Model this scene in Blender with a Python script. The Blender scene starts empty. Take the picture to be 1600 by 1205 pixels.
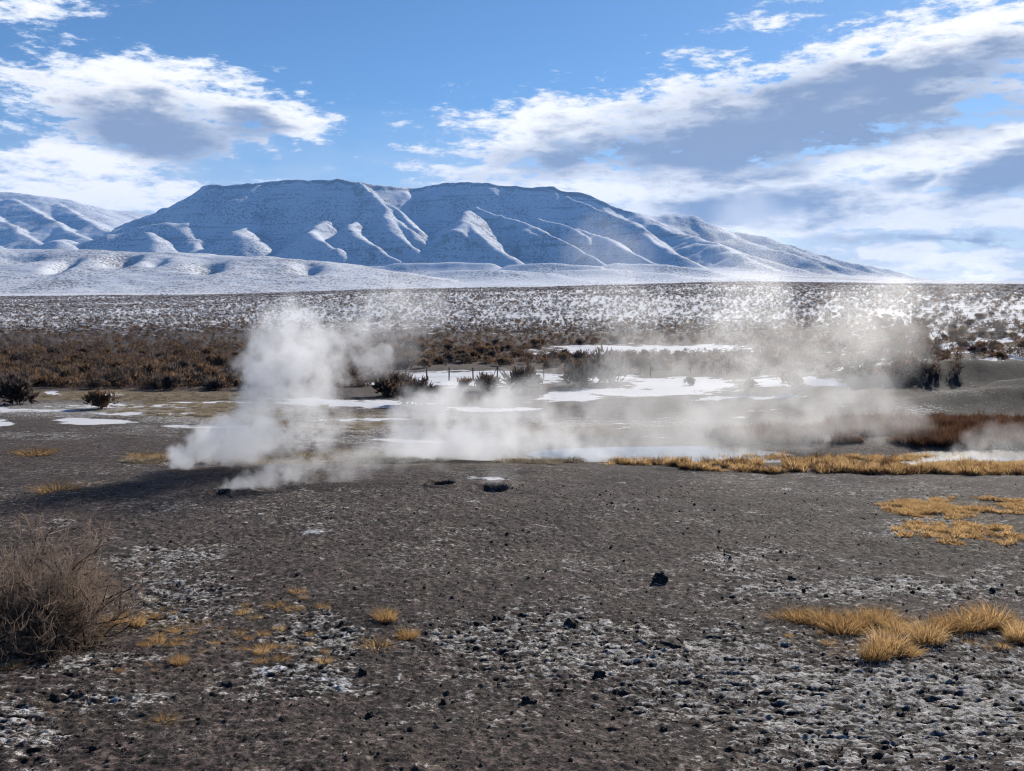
import bpy, math, random
import numpy as np
from mathutils import Vector

R = math.radians
random.seed(7)
rng = np.random.default_rng(11)
scene = bpy.context.scene
col = scene.collection

# ------------------------------------------------------------------ camera
F = 1400.0                      # focal length in photograph pixels (photograph 1600 x 1205)
PITCH = math.atan((602.5 - 445.0) / F)
cam_d = bpy.data.cameras.new('camera')
cam_d.sensor_width = 36.0
cam_d.lens = 36.0 * F / 1600.0
cam_d.clip_start = 0.1
cam_d.clip_end = 60000
cam = bpy.data.objects.new('camera', cam_d)
col.objects.link(cam)
cam.location = (0, 0, 0)
cam.rotation_euler = (R(90) - PITCH, 0, 0)
scene.camera = cam

# ------------------------------------------------------------------ light
SUN_AZ, SUN_EL = R(27), R(24)
SUN_DIR = Vector((math.sin(SUN_AZ) * math.cos(SUN_EL), math.cos(SUN_AZ) * math.cos(SUN_EL), math.sin(SUN_EL)))
sun_d = bpy.data.lights.new('sun', 'SUN')
sun_d.energy = 4.4
sun_d.angle = R(0.53)
sun_d.color = (1.0, 0.93, 0.83)
sun = bpy.data.objects.new('sun', sun_d)
col.objects.link(sun)
sun.rotation_euler = (-SUN_DIR).to_track_quat('-Z', 'Y').to_euler()
sun.location = (0, 0, 60)
EXPOSURE = 0.5
SKY_STRENGTH = 0.066

scene.view_settings.view_transform = 'Standard'
scene.view_settings.look = 'None'
scene.view_settings.gamma = 1
scene.view_settings.exposure = EXPOSURE
scene.view_settings.use_curve_mapping = False
cy = scene.cycles
cy.max_bounces = 6
cy.diffuse_bounces = 0
cy.glossy_bounces = 2
cy.transmission_bounces = 2
cy.volume_bounces = 3
cy.pixel_filter_type = 'BLACKMAN_HARRIS'
cy.filter_width = 1.15
cy.transparent_max_bounces = 128
cy.use_adaptive_sampling = True
cy.adaptive_threshold = 0.02
cy.use_denoising = True
cy.volume_step_rate = 2.0
cy.volume_max_steps = 256
cy.sample_clamp_indirect = 6


# ------------------------------------------------------------------ node helpers
class E:
    """a socket (or number) with arithmetic that builds Math nodes"""
    def __init__(self, nt, s):
        self.nt, self.s = nt, s

    def _m(self, op, *others, clamp=False):
        n = self.nt.nodes.new('ShaderNodeMath')
        n.operation = op
        n.use_clamp = clamp
        for i, o in enumerate((self,) + others):
            v = o.s if isinstance(o, E) else o
            if isinstance(v, (int, float)):
                n.inputs[i].default_value = v
            else:
                self.nt.links.new(v, n.inputs[i])
        return E(self.nt, n.outputs[0])

    def __add__(s, o): return s._m('ADD', o)
    def __radd__(s, o): return s._m('ADD', o)
    def __sub__(s, o): return s._m('SUBTRACT', o)
    def __rsub__(s, o): return E(s.nt, o)._m('SUBTRACT', s)
    def __mul__(s, o): return s._m('MULTIPLY', o)
    def __rmul__(s, o): return s._m('MULTIPLY', o)
    def __truediv__(s, o): return s._m('DIVIDE', o)
    def max(s, o): return s._m('MAXIMUM', o)
    def min(s, o): return s._m('MINIMUM', o)
    def smax(s, o, k): return s._m('SMOOTH_MAX', o, k)
    def sqrt(s): return s._m('SQRT')
    def abs(s): return s._m('ABSOLUTE')
    def pow(s, o): return s._m('POWER', o)
    def clamp(s): return s._m('ADD', 0.0, clamp=True)

    def step(s, lo, hi, smooth=True, t0=0.0, t1=1.0):
        n = s.nt.nodes.new('ShaderNodeMapRange')
        n.interpolation_type = 'SMOOTHSTEP' if smooth else 'LINEAR'
        n.inputs['From Min'].default_value = lo
        n.inputs['From Max'].default_value = hi
        n.inputs['To Min'].default_value = t0
        n.inputs['To Max'].default_value = t1
        s.nt.links.new(s.s, n.inputs['Value'])
        return E(s.nt, n.outputs['Result'])


def link(nt, a, b):
    nt.links.new(a.s if isinstance(a, E) else a, b)


def noise(nt, vec, scale, detail=4, rough=0.55, color=False, distortion=0.0, lac=2.0):
    n = nt.nodes.new('ShaderNodeTexNoise')
    n.inputs['Scale'].default_value = scale
    n.inputs['Detail'].default_value = detail
    n.inputs['Roughness'].default_value = rough
    n.inputs['Lacunarity'].default_value = lac
    n.inputs['Distortion'].default_value = distortion
    if vec is not None:
        link(nt, vec, n.inputs['Vector'])
    return n.outputs['Color'] if color else E(nt, n.outputs[0])


def voro(nt, vec, scale, feature='F1', rand=1.0):
    n = nt.nodes.new('ShaderNodeTexVoronoi')
    n.feature = feature
    n.inputs['Scale'].default_value = scale
    n.inputs['Randomness'].default_value = rand
    link(nt, vec, n.inputs['Vector'])
    return E(nt, n.outputs['Distance'])


def vmul(nt, vec, xyz):
    n = nt.nodes.new('ShaderNodeVectorMath')
    n.operation = 'MULTIPLY'
    link(nt, vec, n.inputs[0])
    n.inputs[1].default_value = xyz
    return n.outputs[0]


def mixc(nt, fac, a, b):
    n = nt.nodes.new('ShaderNodeMix')
    n.data_type = 'RGBA'
    n.clamp_factor = True
    if isinstance(fac, (int, float)):
        n.inputs[0].default_value = fac
    else:
        link(nt, fac, n.inputs[0])
    for s, v in ((n.inputs[6], a), (n.inputs[7], b)):
        if isinstance(v, tuple):
            s.default_value = (*v[:3], 1)
        else:
            link(nt, v, s)
    return n.outputs[2]


def attr(nt, name, color=False):
    n = nt.nodes.new('ShaderNodeAttribute')
    n.attribute_name = name
    return n.outputs['Color'] if color else E(nt, n.outputs['Fac'])


def new_mat(name):
    m = bpy.data.materials.new(name)
    m.use_nodes = True
    nt = m.node_tree
    nt.nodes.clear()
    out = nt.nodes.new('ShaderNodeOutputMaterial')
    b = nt.nodes.new('ShaderNodeBsdfPrincipled')
    b.inputs['Roughness'].default_value = 0.9
    b.inputs['Specular IOR Level'].default_value = 0.2
    nt.links.new(b.outputs[0], out.inputs[0])
    return m, nt, b


def texco(nt, which='Object'):
    return nt.nodes.new('ShaderNodeTexCoord').outputs[which]


# ------------------------------------------------------------------ picture <-> place
def tanv(v):
    """drop per metre of forward distance along the line of sight through photograph row v"""
    return np.tan(np.arctan((np.asarray(v, float) - 602.5) / F) + PITCH)


def place(u, v, d):
    """point at forward distance d seen at photograph position (u, v)"""
    yc = math.cos(PITCH) - (v - 602.5) / F * math.sin(PITCH)
    x = (u - 800.0) / F / yc
    return np.array((x * d, d, -tanv(v) * d))


def project(x, y, z):
    """photograph position of points in front of the camera"""
    yy = np.maximum(y, 1e-3)
    fwd = yy * math.cos(PITCH) - z * math.sin(PITCH)
    up = yy * math.sin(PITCH) + z * math.cos(PITCH)
    fwd = np.maximum(fwd, 1e-3)
    return 800 + F * x / fwd, 602.5 - F * up / fwd


def direction(u, v):
    p = place(u, v, 1.0)
    p = p / np.linalg.norm(p)
    return math.atan2(p[0], p[1]), math.asin(p[2])


# ------------------------------------------------------------------ world: sky and clouds
world = bpy.data.worlds.new('World')
scene.world = world
world.use_nodes = True
wt = world.node_tree
wt.nodes.clear()
w_out = wt.nodes.new('ShaderNodeOutputWorld')
w_bg = wt.nodes.new('ShaderNodeBackground')
w_bg.inputs['Strength'].default_value = SKY_STRENGTH
wt.links.new(w_bg.outputs[0], w_out.inputs[0])
sky = wt.nodes.new('ShaderNodeTexSky')
sky.sky_type = 'NISHITA'
sky.sun_disc = False
sky.sun_elevation = SUN_EL
sky.sun_rotation = SUN_AZ
sky.altitude = 1300
sky.air_density = 1.0
sky.dust_density = 0.25
sky.ozone_density = 3.0
gen = texco(wt, 'Generated')
sep = wt.nodes.new('ShaderNodeSeparateXYZ')
wt.links.new(gen, sep.inputs[0])
gx, gy, gz = (E(wt, s) for s in sep.outputs)
az = gx._m('ARCTAN2', gy)
el = gz._m('ARCSINE')
cmb = wt.nodes.new('ShaderNodeCombineXYZ')     # clouds lie in flat layers: noise squeezed in height
link(wt, gx, cmb.inputs[0]); link(wt, gy, cmb.inputs[1]); link(wt, gz * 3.2, cmb.inputs[2])
flat = cmb.outputs[0]
wcol = noise(wt, flat, 9, 3, 0.6, color=True)
wsep = wt.nodes.new('ShaderNodeSeparateXYZ')
wt.links.new(wcol, wsep.inputs[0])
waz = az + (E(wt, wsep.outputs[0]) - 0.5) * 0.14
wel = el + (E(wt, wsep.outputs[1]) - 0.5) * 0.055
fine = noise(wt, flat, 26, 6, 0.68)
fine2 = noise(wt, flat, 7, 3, 0.55)


wv = wt.nodes.new('ShaderNodeCombineXYZ')
link(wt, waz, wv.inputs[0]); link(wt, wel, wv.inputs[1])


def blob(u, v, ru, rv, tilt=0.0):
    a0, e0 = direction(u, v)
    m = wt.nodes.new('ShaderNodeMapping')
    m.vector_type = 'TEXTURE'
    m.inputs['Location'].default_value = (a0, e0, 0)
    m.inputs['Rotation'].default_value = (0, 0, R(tilt))
    m.inputs['Scale'].default_value = (ru / F, rv / F, 1)
    wt.links.new(wv.outputs[0], m.inputs['Vector'])
    n = wt.nodes.new('ShaderNodeVectorMath')
    n.operation = 'LENGTH'
    wt.links.new(m.outputs[0], n.inputs[0])
    return E(wt, n.outputs['Value'])


def union(bl):
    """signed nearness to a set of ellipses: 1 at a centre, 0 on an outline, negative outside"""
    r = None
    for t in bl:
        k = t[5] if len(t) > 5 else 1.0
        g = blob(*t[:5])._m('MULTIPLY_ADD', -k, k)
        r = g if r is None else r.smax(g, 0.12)
    return r


# bright cloud bodies (u, v, half-width, half-height, tilt, weight)
white = union([
    (210, 175, 260, 85, -2), (420, 195, 170, 34, -6), (130, 250, 190, 60, 0), (270, 118, 160, 30, 0, .7),
    (150, 305, 330, 40, 0), (60, 10, 130, 38, 10, .6),
    (1180, 175, 560, 95, 9), (1450, 85, 360, 75, 6), (900, 205, 320, 62, 6), (1500, 30, 200, 40, 0, .7),
    (1430, 160, 190, 34, 8), (1080, 275, 520, 46, 0), (1500, 270, 330, 52, 4), (760, 262, 190, 18, 2, .7),
    (1250, 330, 520, 60, 0, 1.3), (1000, 305, 420, 40, 0, 1.2), (1450, 240, 420, 40, 6, 1.1), (1500, 398, 340, 24, 0, 1.0), (1540, 425, 240, 12, 2, .7), (1215, 25, 60, 20, 10, .5),
    (1570, 345, 200, 24, 0, .8),
])
# grey undersides and thick hearts, seen against the light
grey = union([
    (230, 205, 175, 52, -4), (380, 205, 110, 24, -5, .8),
    (1180, 212, 440, 70, 6, 1.15), (1380, 125, 320, 44, 5, 1.1), (980, 235, 280, 38, 3), (1420, 165, 170, 28, 8, .8),
    (1190, 325, 190, 42, 0, 1.2), (1570, 270, 130, 40, 12, 1.2), (1410, 285, 60, 16, 15, .9), (1500, 372, 260, 12, 0, .5),
])
# elsewhere round the sky the same kind of broken cloud goes on
off = (az.abs() - 0.62).max(el - 0.36).step(0.0, 0.2)
elsewhere = (noise(wt, flat, 2.6, 3, 0.55) - 0.66) * 5.0
low_w = (el * (1 / 0.32)).clamp()
cover = white + (fine - 0.5) * 2.7 + (fine2 - 0.5) * 1.2 - 0.03
cover = cover * (1.0 - off) + (elsewhere + (fine - 0.5) * 1.2) * off
alpha = cover.step(0.0, 0.40)
shade = (grey + (fine2 - 0.5) * 1.3 + (fine - 0.5) * 1.3) * (1.0 - off) + (elsewhere - 0.5) * off
shade = shade.step(-0.10, 0.80) * (fine2 * 0.9 + 0.55).min(1.0)
thin = cover.step(0.1, 0.75)
edge = mixc(wt, thin, (7.0, 8.2, 10.2), (13.2, 12.9, 12.5))
cloud_col = mixc(wt, shade * 0.95, edge, (2.5, 3.3, 5.0))
veil = (1.0 - el * (1 / 0.19)).clamp() * ((fine2 - 0.5) * 2.2 + 0.72).clamp() * (el + 0.02).step(0.0, 0.03)
tint = wt.nodes.new('ShaderNodeVectorMath'); tint.operation = 'MULTIPLY'
wt.links.new(sky.outputs[0], tint.inputs[0]); tint.inputs[1].default_value = (.66, .88, 1.08)
sky_mix = mixc(wt, veil * 0.9, tint.outputs[0], (10.2, 9.9, 9.6))
sky_mix = mixc(wt, alpha * 0.93, sky_mix, cloud_col)
wt.links.new(sky_mix, w_bg.inputs['Color'])
world.cycles.sampling_method = 'MANUAL'
world.cycles.sample_map_resolution = 512


# ------------------------------------------------------------------ numpy noise
_P = np.random.default_rng(5).permutation(4096).astype(np.int32)
_GX = np.cos(np.arange(4096) * (2 * math.pi / 4096) * 7).astype(np.float32) * 1.45
_GY = np.sin(np.arange(4096) * (2 * math.pi / 4096) * 7).astype(np.float32) * 1.45


def perlin(x, y, seed=0):
    ix, iy = np.floor(x), np.floor(y)
    fx, fy = (x - ix).astype(np.float32), (y - iy).astype(np.float32)
    sx, sy = fx * fx * fx * (fx * (fx * 6 - 15) + 10), fy * fy * fy * (fy * (fy * 6 - 15) + 10)
    ix, iy = (ix.astype(np.int32) + seed * 131) & 4095, iy.astype(np.int32)
    p0, p1 = _P[ix], _P[(ix + 1) & 4095]
    g = _P[(p0 + iy) & 4095]; n00 = _GX[g] * fx + _GY[g] * fy
    g = _P[(p1 + iy) & 4095]; n10 = _GX[g] * (fx - 1) + _GY[g] * fy
    g = _P[(p0 + iy + 1) & 4095]; n01 = _GX[g] * fx + _GY[g] * (fy - 1)
    g = _P[(p1 + iy + 1) & 4095]; n11 = _GX[g] * (fx - 1) + _GY[g] * (fy - 1)
    a = n00 + (n10 - n00) * sx
    return a + (n01 + (n11 - n01) * sx - a) * sy


def fbm(x, y, wave, octaves=4, gain=0.5, seed=0):
    s, amp = 0, 1.0
    for i in range(octaves):
        s = s + amp * perlin(x / wave, y / wave, seed + i * 17)
        amp *= gain
        wave *= 0.5
    return s


def sstep(a, b, x):
    t = np.clip((x - a) / (b - a), 0, 1)
    return t * t * (3 - 2 * t)


# ------------------------------------------------------------------ the lie of the land
D_N = np.array([.1, 3, 5.5, 9.5, 14, 21, 25, 28, 31, 36, 42, 48, 55, 62, 70, 90, 110, 135, 180, 240, 300, 400, 500, 700, 1000, 1500, 2400])
U_N = np.array([0, 300, 600, 850, 1150, 1350, 1500, 1600])
DROP = np.array([   # metres below the eye
    [1.65, 2.4, 3.13, 3.90, 4.35, 4.86, 5.20, 5.40, 5.60, 5.95, 6.35, 6.75, 7.15, 7.55, 8.0, 8.7, 9.2, 9.7, 10.2, 10.5, 10.6, 10.6, 10.4, 10.3, 13, 18, 18],
    [1.65, 2.4, 3.13, 3.90, 4.35, 4.86, 5.20, 5.45, 5.65, 6.05, 6.50, 6.90, 7.30, 7.70, 8.1, 8.8, 9.3, 9.7, 10.2, 10.5, 10.2, 9.2, 8.2, 7.8, 11, 17, 18],
    [1.65, 2.4, 3.13, 3.90, 4.35, 4.84, 5.10, 5.50, 5.95, 6.45, 6.95, 7.30, 7.65, 8.00, 8.4, 8.9, 9.3, 9.6, 9.9, 9.4, 7.0, 4.0, 3.4, 4.0, 9, 16, 18],
    [1.65, 2.4, 3.13, 3.90, 4.35, 4.84, 5.12, 5.55, 6.30, 6.30, 7.00, 7.40, 7.80, 8.10, 8.5, 9.0, 9.3, 9.5, 9.8, 9.0, 6.0, 3.0, 2.4, 3.0, 8, 16, 18],
    [1.65, 2.4, 3.13, 3.90, 4.35, 4.88, 5.22, 5.60, 6.75, 6.05, 6.80, 7.25, 7.60, 7.90, 8.3, 8.8, 9.1, 9.2, 9.0, 7.8, 4.4, 1.2, -.6, -2.2, 3, 14, 18],
    [1.65, 2.4, 3.13, 3.90, 4.35, 4.90, 5.26, 5.60, 6.05, 6.00, 6.35, 6.50, 6.55, 6.90, 7.4, 7.6, 7.4, 7.0, 5.8, 4.2, 2.6, 1.0, 0.2, -.6, 3, 14, 18],
    [1.65, 2.4, 3.13, 3.90, 4.35, 4.90, 5.26, 5.60, 6.75, 6.00, 6.25, 6.45, 6.60, 6.75, 6.9, 6.2, 5.3, 4.4, 3.2, 2.3, 1.7, 1.0, 0.6, 0.5, 4, 14, 18],
    [1.65, 2.4, 3.13, 3.90, 4.35, 4.90, 5.26, 5.60, 6.75, 6.00, 6.20, 6.40, 6.50, 6.60, 6.6, 5.2, 4.3, 3.5, 2.5, 1.9, 1.4, 1.0, 0.9, 1.0, 4, 14, 18],
])
_LD = np.linspace(math.log(.1), math.log(2400), 900)
_UF = np.linspace(-200, 1800, 161)
_T = np.array([np.interp(_LD, np.log(D_N), r) for r in DROP])
_T = np.array([np.interp(np.clip(_UF, 0, 1600), U_N, _T[:, j]) for j in range(_T.shape[1])]).T
for _ in range(2):
    k = np.hanning(13); k /= k.sum()
    _T = np.apply_along_axis(lambda a: np.convolve(np.pad(a, 6, mode='edge'), k, 'valid'), 0, _T)
    k = np.hanning(11); k /= k.sum()
    _T = np.apply_along_axis(lambda a: np.convolve(np.pad(a, 5, mode='edge'), k, 'valid'), 1, _T)


def depth_of(x, y):
    r = np.hypot(x, y) + 1e-6
    return r * np.maximum(y / r, 0.80), 800 + F * np.clip(x / np.maximum(y, 1e-3 + 0.35 * r), -0.8, 0.8)


def base_z(x, y):
    d, u = depth_of(x, y)
    fi = np.clip((np.log(np.clip(d, .1, 2399)) - _LD[0]) / (_LD[1] - _LD[0]), 0, len(_LD) - 1.001)
    fu = np.clip((u - _UF[0]) / (_UF[1] - _UF[0]), 0, len(_UF) - 1.001)
    i, j = fi.astype(int), fu.astype(int)
    a, b = fi - i, fu - j
    return -((_T[j, i] * (1 - a) + _T[j, i + 1] * a) * (1 - b) + (_T[j + 1, i] * (1 - a) + _T[j + 1, i + 1] * a) * b)


PITS = []     # filled below: (x, y, radius, depth)


def ground_z(x, y):
    """ground with hummocks down to about a metre"""
    x, y = np.asarray(x, float), np.asarray(y, float)
    z = base_z(x, y)
    r = np.hypot(x, y)
    near = sstep(60, 20, r)
    z = z + near * (0.085 * fbm(x, y, 5.5, 3, .5, 3) + 0.025 * fbm(x, y, 1.1, 2, .5, 5))
    z = z + (1 - near) * sstep(40, 200, r) * 0.35 * fbm(x, y, 38, 3, .5, 9) + (1 - near) * .1 * fbm(x, y, 9, 2, .5, 21)
    z = z + sstep(200, 700, r) * 1.2 * fbm(x, y, 190, 3, .5, 10)
    for (mx, my, mrx, mry, mh) in ((29.0, 46, 7.5, 3.4, 1.7), (30, 61, 15, 3.0, 1.5)):
        q = ((x - mx) / mrx) ** 2 + ((y - my) / mry) ** 2
        z = z + mh * np.exp(-q) * (1 + .12 * fbm(x, y, 2.5, 3, .5, 27))
    for px, py, pr, pd in PITS:
        q = ((x - px) ** 2 + ((y - py) * .8) ** 2) / (pr * pr)
        z = z - pd * np.exp(-q * q * 1.2) + pd * .22 * np.exp(-(np.sqrt(q) - 1.35) ** 2 * 9)
    return z


def hit(u, v):
    """where the line of sight through photograph (u, v) first meets the ground; arrays"""
    u, v = np.atleast_1d(np.asarray(u, float)), np.atleast_1d(np.asarray(v, float))
    ds = np.exp(np.linspace(math.log(3.5), math.log(1800), 130))
    yc = math.cos(PITCH) - (v - 602.5) / F * math.sin(PITCH)
    t = (u - 800) / F / yc
    tv = tanv(v)
    gz = ground_z(t[:, None] * ds, np.broadcast_to(ds, (len(u), len(ds))))
    below = (-tv[:, None] * ds) < gz
    idx = np.maximum(np.argmax(below, 1), 1)
    ok = below.any(1)
    lo, hi_ = ds[idx - 1], ds[idx]
    for _ in range(9):
        d = (lo + hi_) / 2
        under = -tv * d < ground_z(t * d, d)
        lo, hi_ = np.where(under, lo, d), np.where(under, d, hi_)
    d = hi_
    return np.stack([t * d, d, ground_z(t * d, d)], 1), ok


for (u, v, pr, pd) in ((690, 757, .26, .30), (768, 765, .36, .2), (343, 770, .18, .14), (268, 727, .3, .2), (430, 760, .5, .12)):
    p = hit(u, v)[0][0]
    PITS.append((p[0], p[1], pr, pd))


# ------------------------------------------------------------------ mesh helpers
def mesh_obj(name, verts, faces, mat, parent=None, smooth=False, attrs=None, **props):
    me = bpy.data.meshes.new(name)
    verts = np.asarray(verts, np.float32)
    faces = np.asarray(faces, np.int32)
    n = faces.shape[1]
    me.vertices.add(len(verts)); me.vertices.foreach_set('co', verts.ravel())
    me.loops.add(faces.size); me.loops.foreach_set('vertex_index', faces.ravel())
    me.polygons.add(len(faces)); me.polygons.foreach_set('loop_start', np.arange(0, faces.size, n, dtype=np.int32))
    if smooth:
        me.polygons.foreach_set('use_smooth', np.ones(len(faces), bool))
    me.update(calc_edges=True)
    for k, a in (attrs or {}).items():
        at = me.attributes.new(k, 'FLOAT', 'POINT')
        at.data.foreach_set('value', np.asarray(a, np.float32).ravel())
    if mat:
        me.materials.append(mat)
    o = bpy.data.objects.new(name, me)
    if parent is not False:
        col.objects.link(o)
        if parent is not None:
            o.parent = parent
    for k, val in props.items():
        o[k] = val
    return o


def grid_faces(nr, nc, wrap=False):
    i = np.arange(nr - 1)[:, None] * nc
    j = np.arange(nc if wrap else nc - 1)[None, :]
    j2 = (j + 1) % nc
    return np.stack([i + j, i + j2, i + nc + j2, i + nc + j], -1).reshape(-1, 4)


# ------------------------------------------------------------------ ground
def ell(U, V, items):
    m = np.zeros_like(U)
    for (u, v, ru, rv, a) in items:
        q = np.sqrt(((U - u) / ru) ** 2 + ((V - v) / rv) ** 2)
        m = np.maximum(m, a * sstep(1.35, .35, q))
    return m


rs = [0.6, 1.2, 2.0, 3.0, 3.8]
r = 4.2
while r < 27:
    rs.append(r)
    r *= 1 + np.interp(r, [4, 8, 14, 27], [.0022, .0026, .0034, .0055])
while r < 2300:
    rs.append(r)
    r *= 1 + np.interp(r, [27, 60, 120, 400, 2300], [.006, .012, .016, .02, .05])
rs = np.array(rs)
ang = np.concatenate([np.linspace(-180, -45, 28)[:-1], np.linspace(-45, -34, 24)[:-1], np.linspace(-34, 34, 1000), np.linspace(34, 45, 24)[1:], np.linspace(45, 180, 28)[1:-1]])
A, RR = np.meshgrid(np.radians(ang), rs)
GX, GY = RR * np.sin(A), RR * np.cos(A)
gxf, gyf = GX.ravel(), GY.ravel()
gzf = ground_z(gxf, gyf)
PU, PV = project(gxf, gyf, gzf)
front = gyf > 2
PU = np.where(front, PU, -9999); PV = np.where(front, PV, 1400)
wn = fbm(gxf, gyf, 2.4, 4, .55, 31)
fu, fv = PU + wn * 55 * sstep(60, 8, np.hypot(gxf, gyf)), PV + fbm(gxf, gyf, 2.0, 4, .55, 37) * 26 * sstep(60, 8, np.hypot(gxf, gyf))
frost = ell(fu, fv, [
    (1420, 1110, 420, 130, 1), (900, 1010, 320, 75, .85), (1150, 1060, 300, 90, .9), (1300, 925, 260, 30, .95), (1180, 880, 110, 16, .8), (1440, 925, 170, 32, .95),
    (260, 880, 110, 20, 1), (280, 930, 150, 50, .7), (100, 820, 32, 12, .9), (500, 995, 110, 45, .8), (160, 1080, 150, 26, .6),
    (40, 1140, 90, 60, .75), (70, 1040, 150, 20, .8), (450, 1065, 130, 24, .7), (900, 900, 80, 14, .6), (1420, 818, 70, 14, .9), (1390, 770, 200, 16, .4),
    (300, 790, 130, 10, .5), (500, 800, 160, 9, .4), (780, 825, 200, 14, .35), (950, 800, 60, 8, .5), (700, 870, 120, 20, .3), (1200, 745, 160, 8, .5),
    (240, 672, 90, 10, .6), (110, 640, 210, 15, 1), (60, 680, 110, 9, .6), (300, 655, 110, 10, .9), (420, 640, 120, 6, .8), (620, 672, 200, 10, .95), (560, 690, 140, 7, .9), (700, 650, 160, 7, .9), (480, 655, 120, 6, .9), (950, 660, 200, 8, .8),
    (1450, 640, 60, 9, .7), (1500, 612, 60, 4, .6), (200, 712, 60, 8, .45), (150, 735, 120, 6, .3), (1570, 700, 90, 12, .5),
])
frost = np.maximum(frost, .30 * sstep(.1, .9, fbm(gxf, gyf, 3.2, 4, .6, 41)) * (gyf < 27))
sn_n = fbm(gxf, gyf, 9, 3, .5, 51)
su, sv = PU + sn_n * 18, PV + fbm(gxf, gyf, 7, 3, .5, 53) * 4
snow = ell(su, sv, [
    (10, 661, 22, 4, 1), (150, 659, 65, 3.4, 1), (40, 641, 100, 4, .75), (230, 648, 110, 3.5, .75), (320, 668, 80, 3, .7), (190, 634, 120, 3, .7), (560, 655, 90, 3, .75), (640, 690, 80, 2.5, .75), (760, 640, 90, 3, .7), (330, 629, 70, 3, 1), (170, 618, 28, 4, 1), (745, 590, 160, 13, 1), (640, 597, 60, 10, 1), (590, 631, 75, 5, 1), (480, 628, 80, 7, .9),
    (1070, 601, 100, 14, 1), (1020, 545, 170, 7, 1), (900, 552, 90, 4, 1), (1250, 598, 90, 9, 1), (890, 622, 60, 10, 1), (1000, 612, 120, 7, 1), (1180, 622, 90, 3, .8),
    (30, 470, 120, 5, 1), (125, 578, 12, 7, 1), (262, 584, 16, 5, 1), (335, 582, 32, 6, 1), (22, 598, 16, 6, 1), (95, 614, 12, 4, 1), (950, 590, 60, 8, .8),
])
rr = np.hypot(gxf, gyf)
patch = sstep(-.25, .35, fbm(gxf, gyf, 6, 3, .6, 61))
far_snow = np.where(PV < 492, 1.0, sstep(535, 492, PV) * .95)
hill = sstep(1230, 1400, PU) * sstep(612, 600, PV) * (gyf > 62)
snow = np.where(front & (gyf > 50), np.maximum(snow, np.maximum(far_snow * (.62 + .38 * patch), hill * sstep(.15, .6, patch))), snow)
tan_ = ell(PU + wn * 30, PV + sn_n * 4, [
    (330, 640, 230, 18, 1), (200, 618, 260, 10, .9), (560, 662, 200, 20, .9), (600, 715, 180, 16, .9), (850, 668, 220, 14, .7), (350, 718, 160, 8, .7), (900, 722, 250, 7, .6), (1350, 725, 330, 13, .8), (1500, 815, 130, 45, .55),
    (130, 760, 90, 18, .4), (1420, 660, 200, 12, .6), (230, 960, 90, 40, .45), (470, 960, 80, 40, .3), (330, 1000, 110, 30, .3), (60, 1110, 140, 60, .25), (1400, 985, 220, 28, .4),
])
red = ell(PU + sn_n * 30, PV + sn_n * 6, [(200, 590, 420, 26, .9), (780, 560, 330, 16, .9), (1200, 560, 260, 18, .5)])
dark = ell(PU + sn_n * 30, PV + sn_n * 6, [(1400, 610, 260, 30, .8), (1560, 612, 190, 42, 1), (1480, 590, 220, 16, .9), (1520, 830, 200, 60, .35), (1200, 800, 250, 40, .3), (90, 770, 200, 30, .35)])
dark = np.maximum(dark, ell(PU + sn_n * 20, PV, [(1570, 610, 330, 75, 1), (1400, 615, 300, 40, .9)]) * sstep(41, 43, gyf) * sstep(70, 66, gyf) * sstep(8, 16, gxf))  # dark mound soil, with its shaded front put into the colour too
# crust: fine lumps, ledges and pits, only where the eye can tell them apart
near = sstep(30, 16, rr)
crust = np.clip(sstep(.25, .8, frost) + .25 * sstep(860, 1000, PV), 0, 1)
sel = np.where((np.abs(A.ravel()) < R(36)) & (rr > 4) & (rr < 31))[0]
qx, qy = gxf[sel], gyf[sel]
lump, ledge, pit, grain = (np.zeros_like(gxf) for _ in range(4))
lump[sel] = fbm(qx, qy * 1.5, .17, 3, .6, 71)
ledge[sel] = np.abs(fbm(qx, qy * 1.9, .36, 3, .5, 81))
pit[sel] = np.clip(fbm(qx, qy * 2.2, .22, 2, .5, 91) - .37, 0, 1)
g1, g2, g3 = perlin(qx / .05, qy / .06, 101), perlin(qx / .10, qy / .13, 103), perlin(qx / .20, qy / .27, 105)
grain[sel] = g1 * .0105 * sstep(15, 9, qy) + g2 * (.009 + .010 * sstep(9, 15, qy)) * sstep(26, 16, qy) + g3 * (.004 + .016 * sstep(13, 22, qy))
dz = near * ((.006 + .010 * crust) * lump - .013 * crust * sstep(.2, 0, ledge) - .085 * crust * pit + grain * (1.25 - .25 * crust))
lumpy = sstep(14, 20, gxf) * sstep(38, 42, gyf) * sstep(74, 66, gyf)
sel = np.where(lumpy > 0)[0]
rough_m = np.zeros_like(gxf)
rough_m[sel] = .055 * fbm(gxf[sel], gyf[sel], 1.3, 3, .6, 131)
dz = dz + lumpy * rough_m
inpic = (np.abs(A.ravel()) < R(36)) & (rr > 4)
gzf = gzf + np.where(inpic, dz, 0)
hi = np.clip(.5 + 11 * (dz - .0) * (.4 + crust), 0, 1)
hi = np.where(near > .02, hi, .5 + lumpy * rough_m * 2.0)

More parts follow.
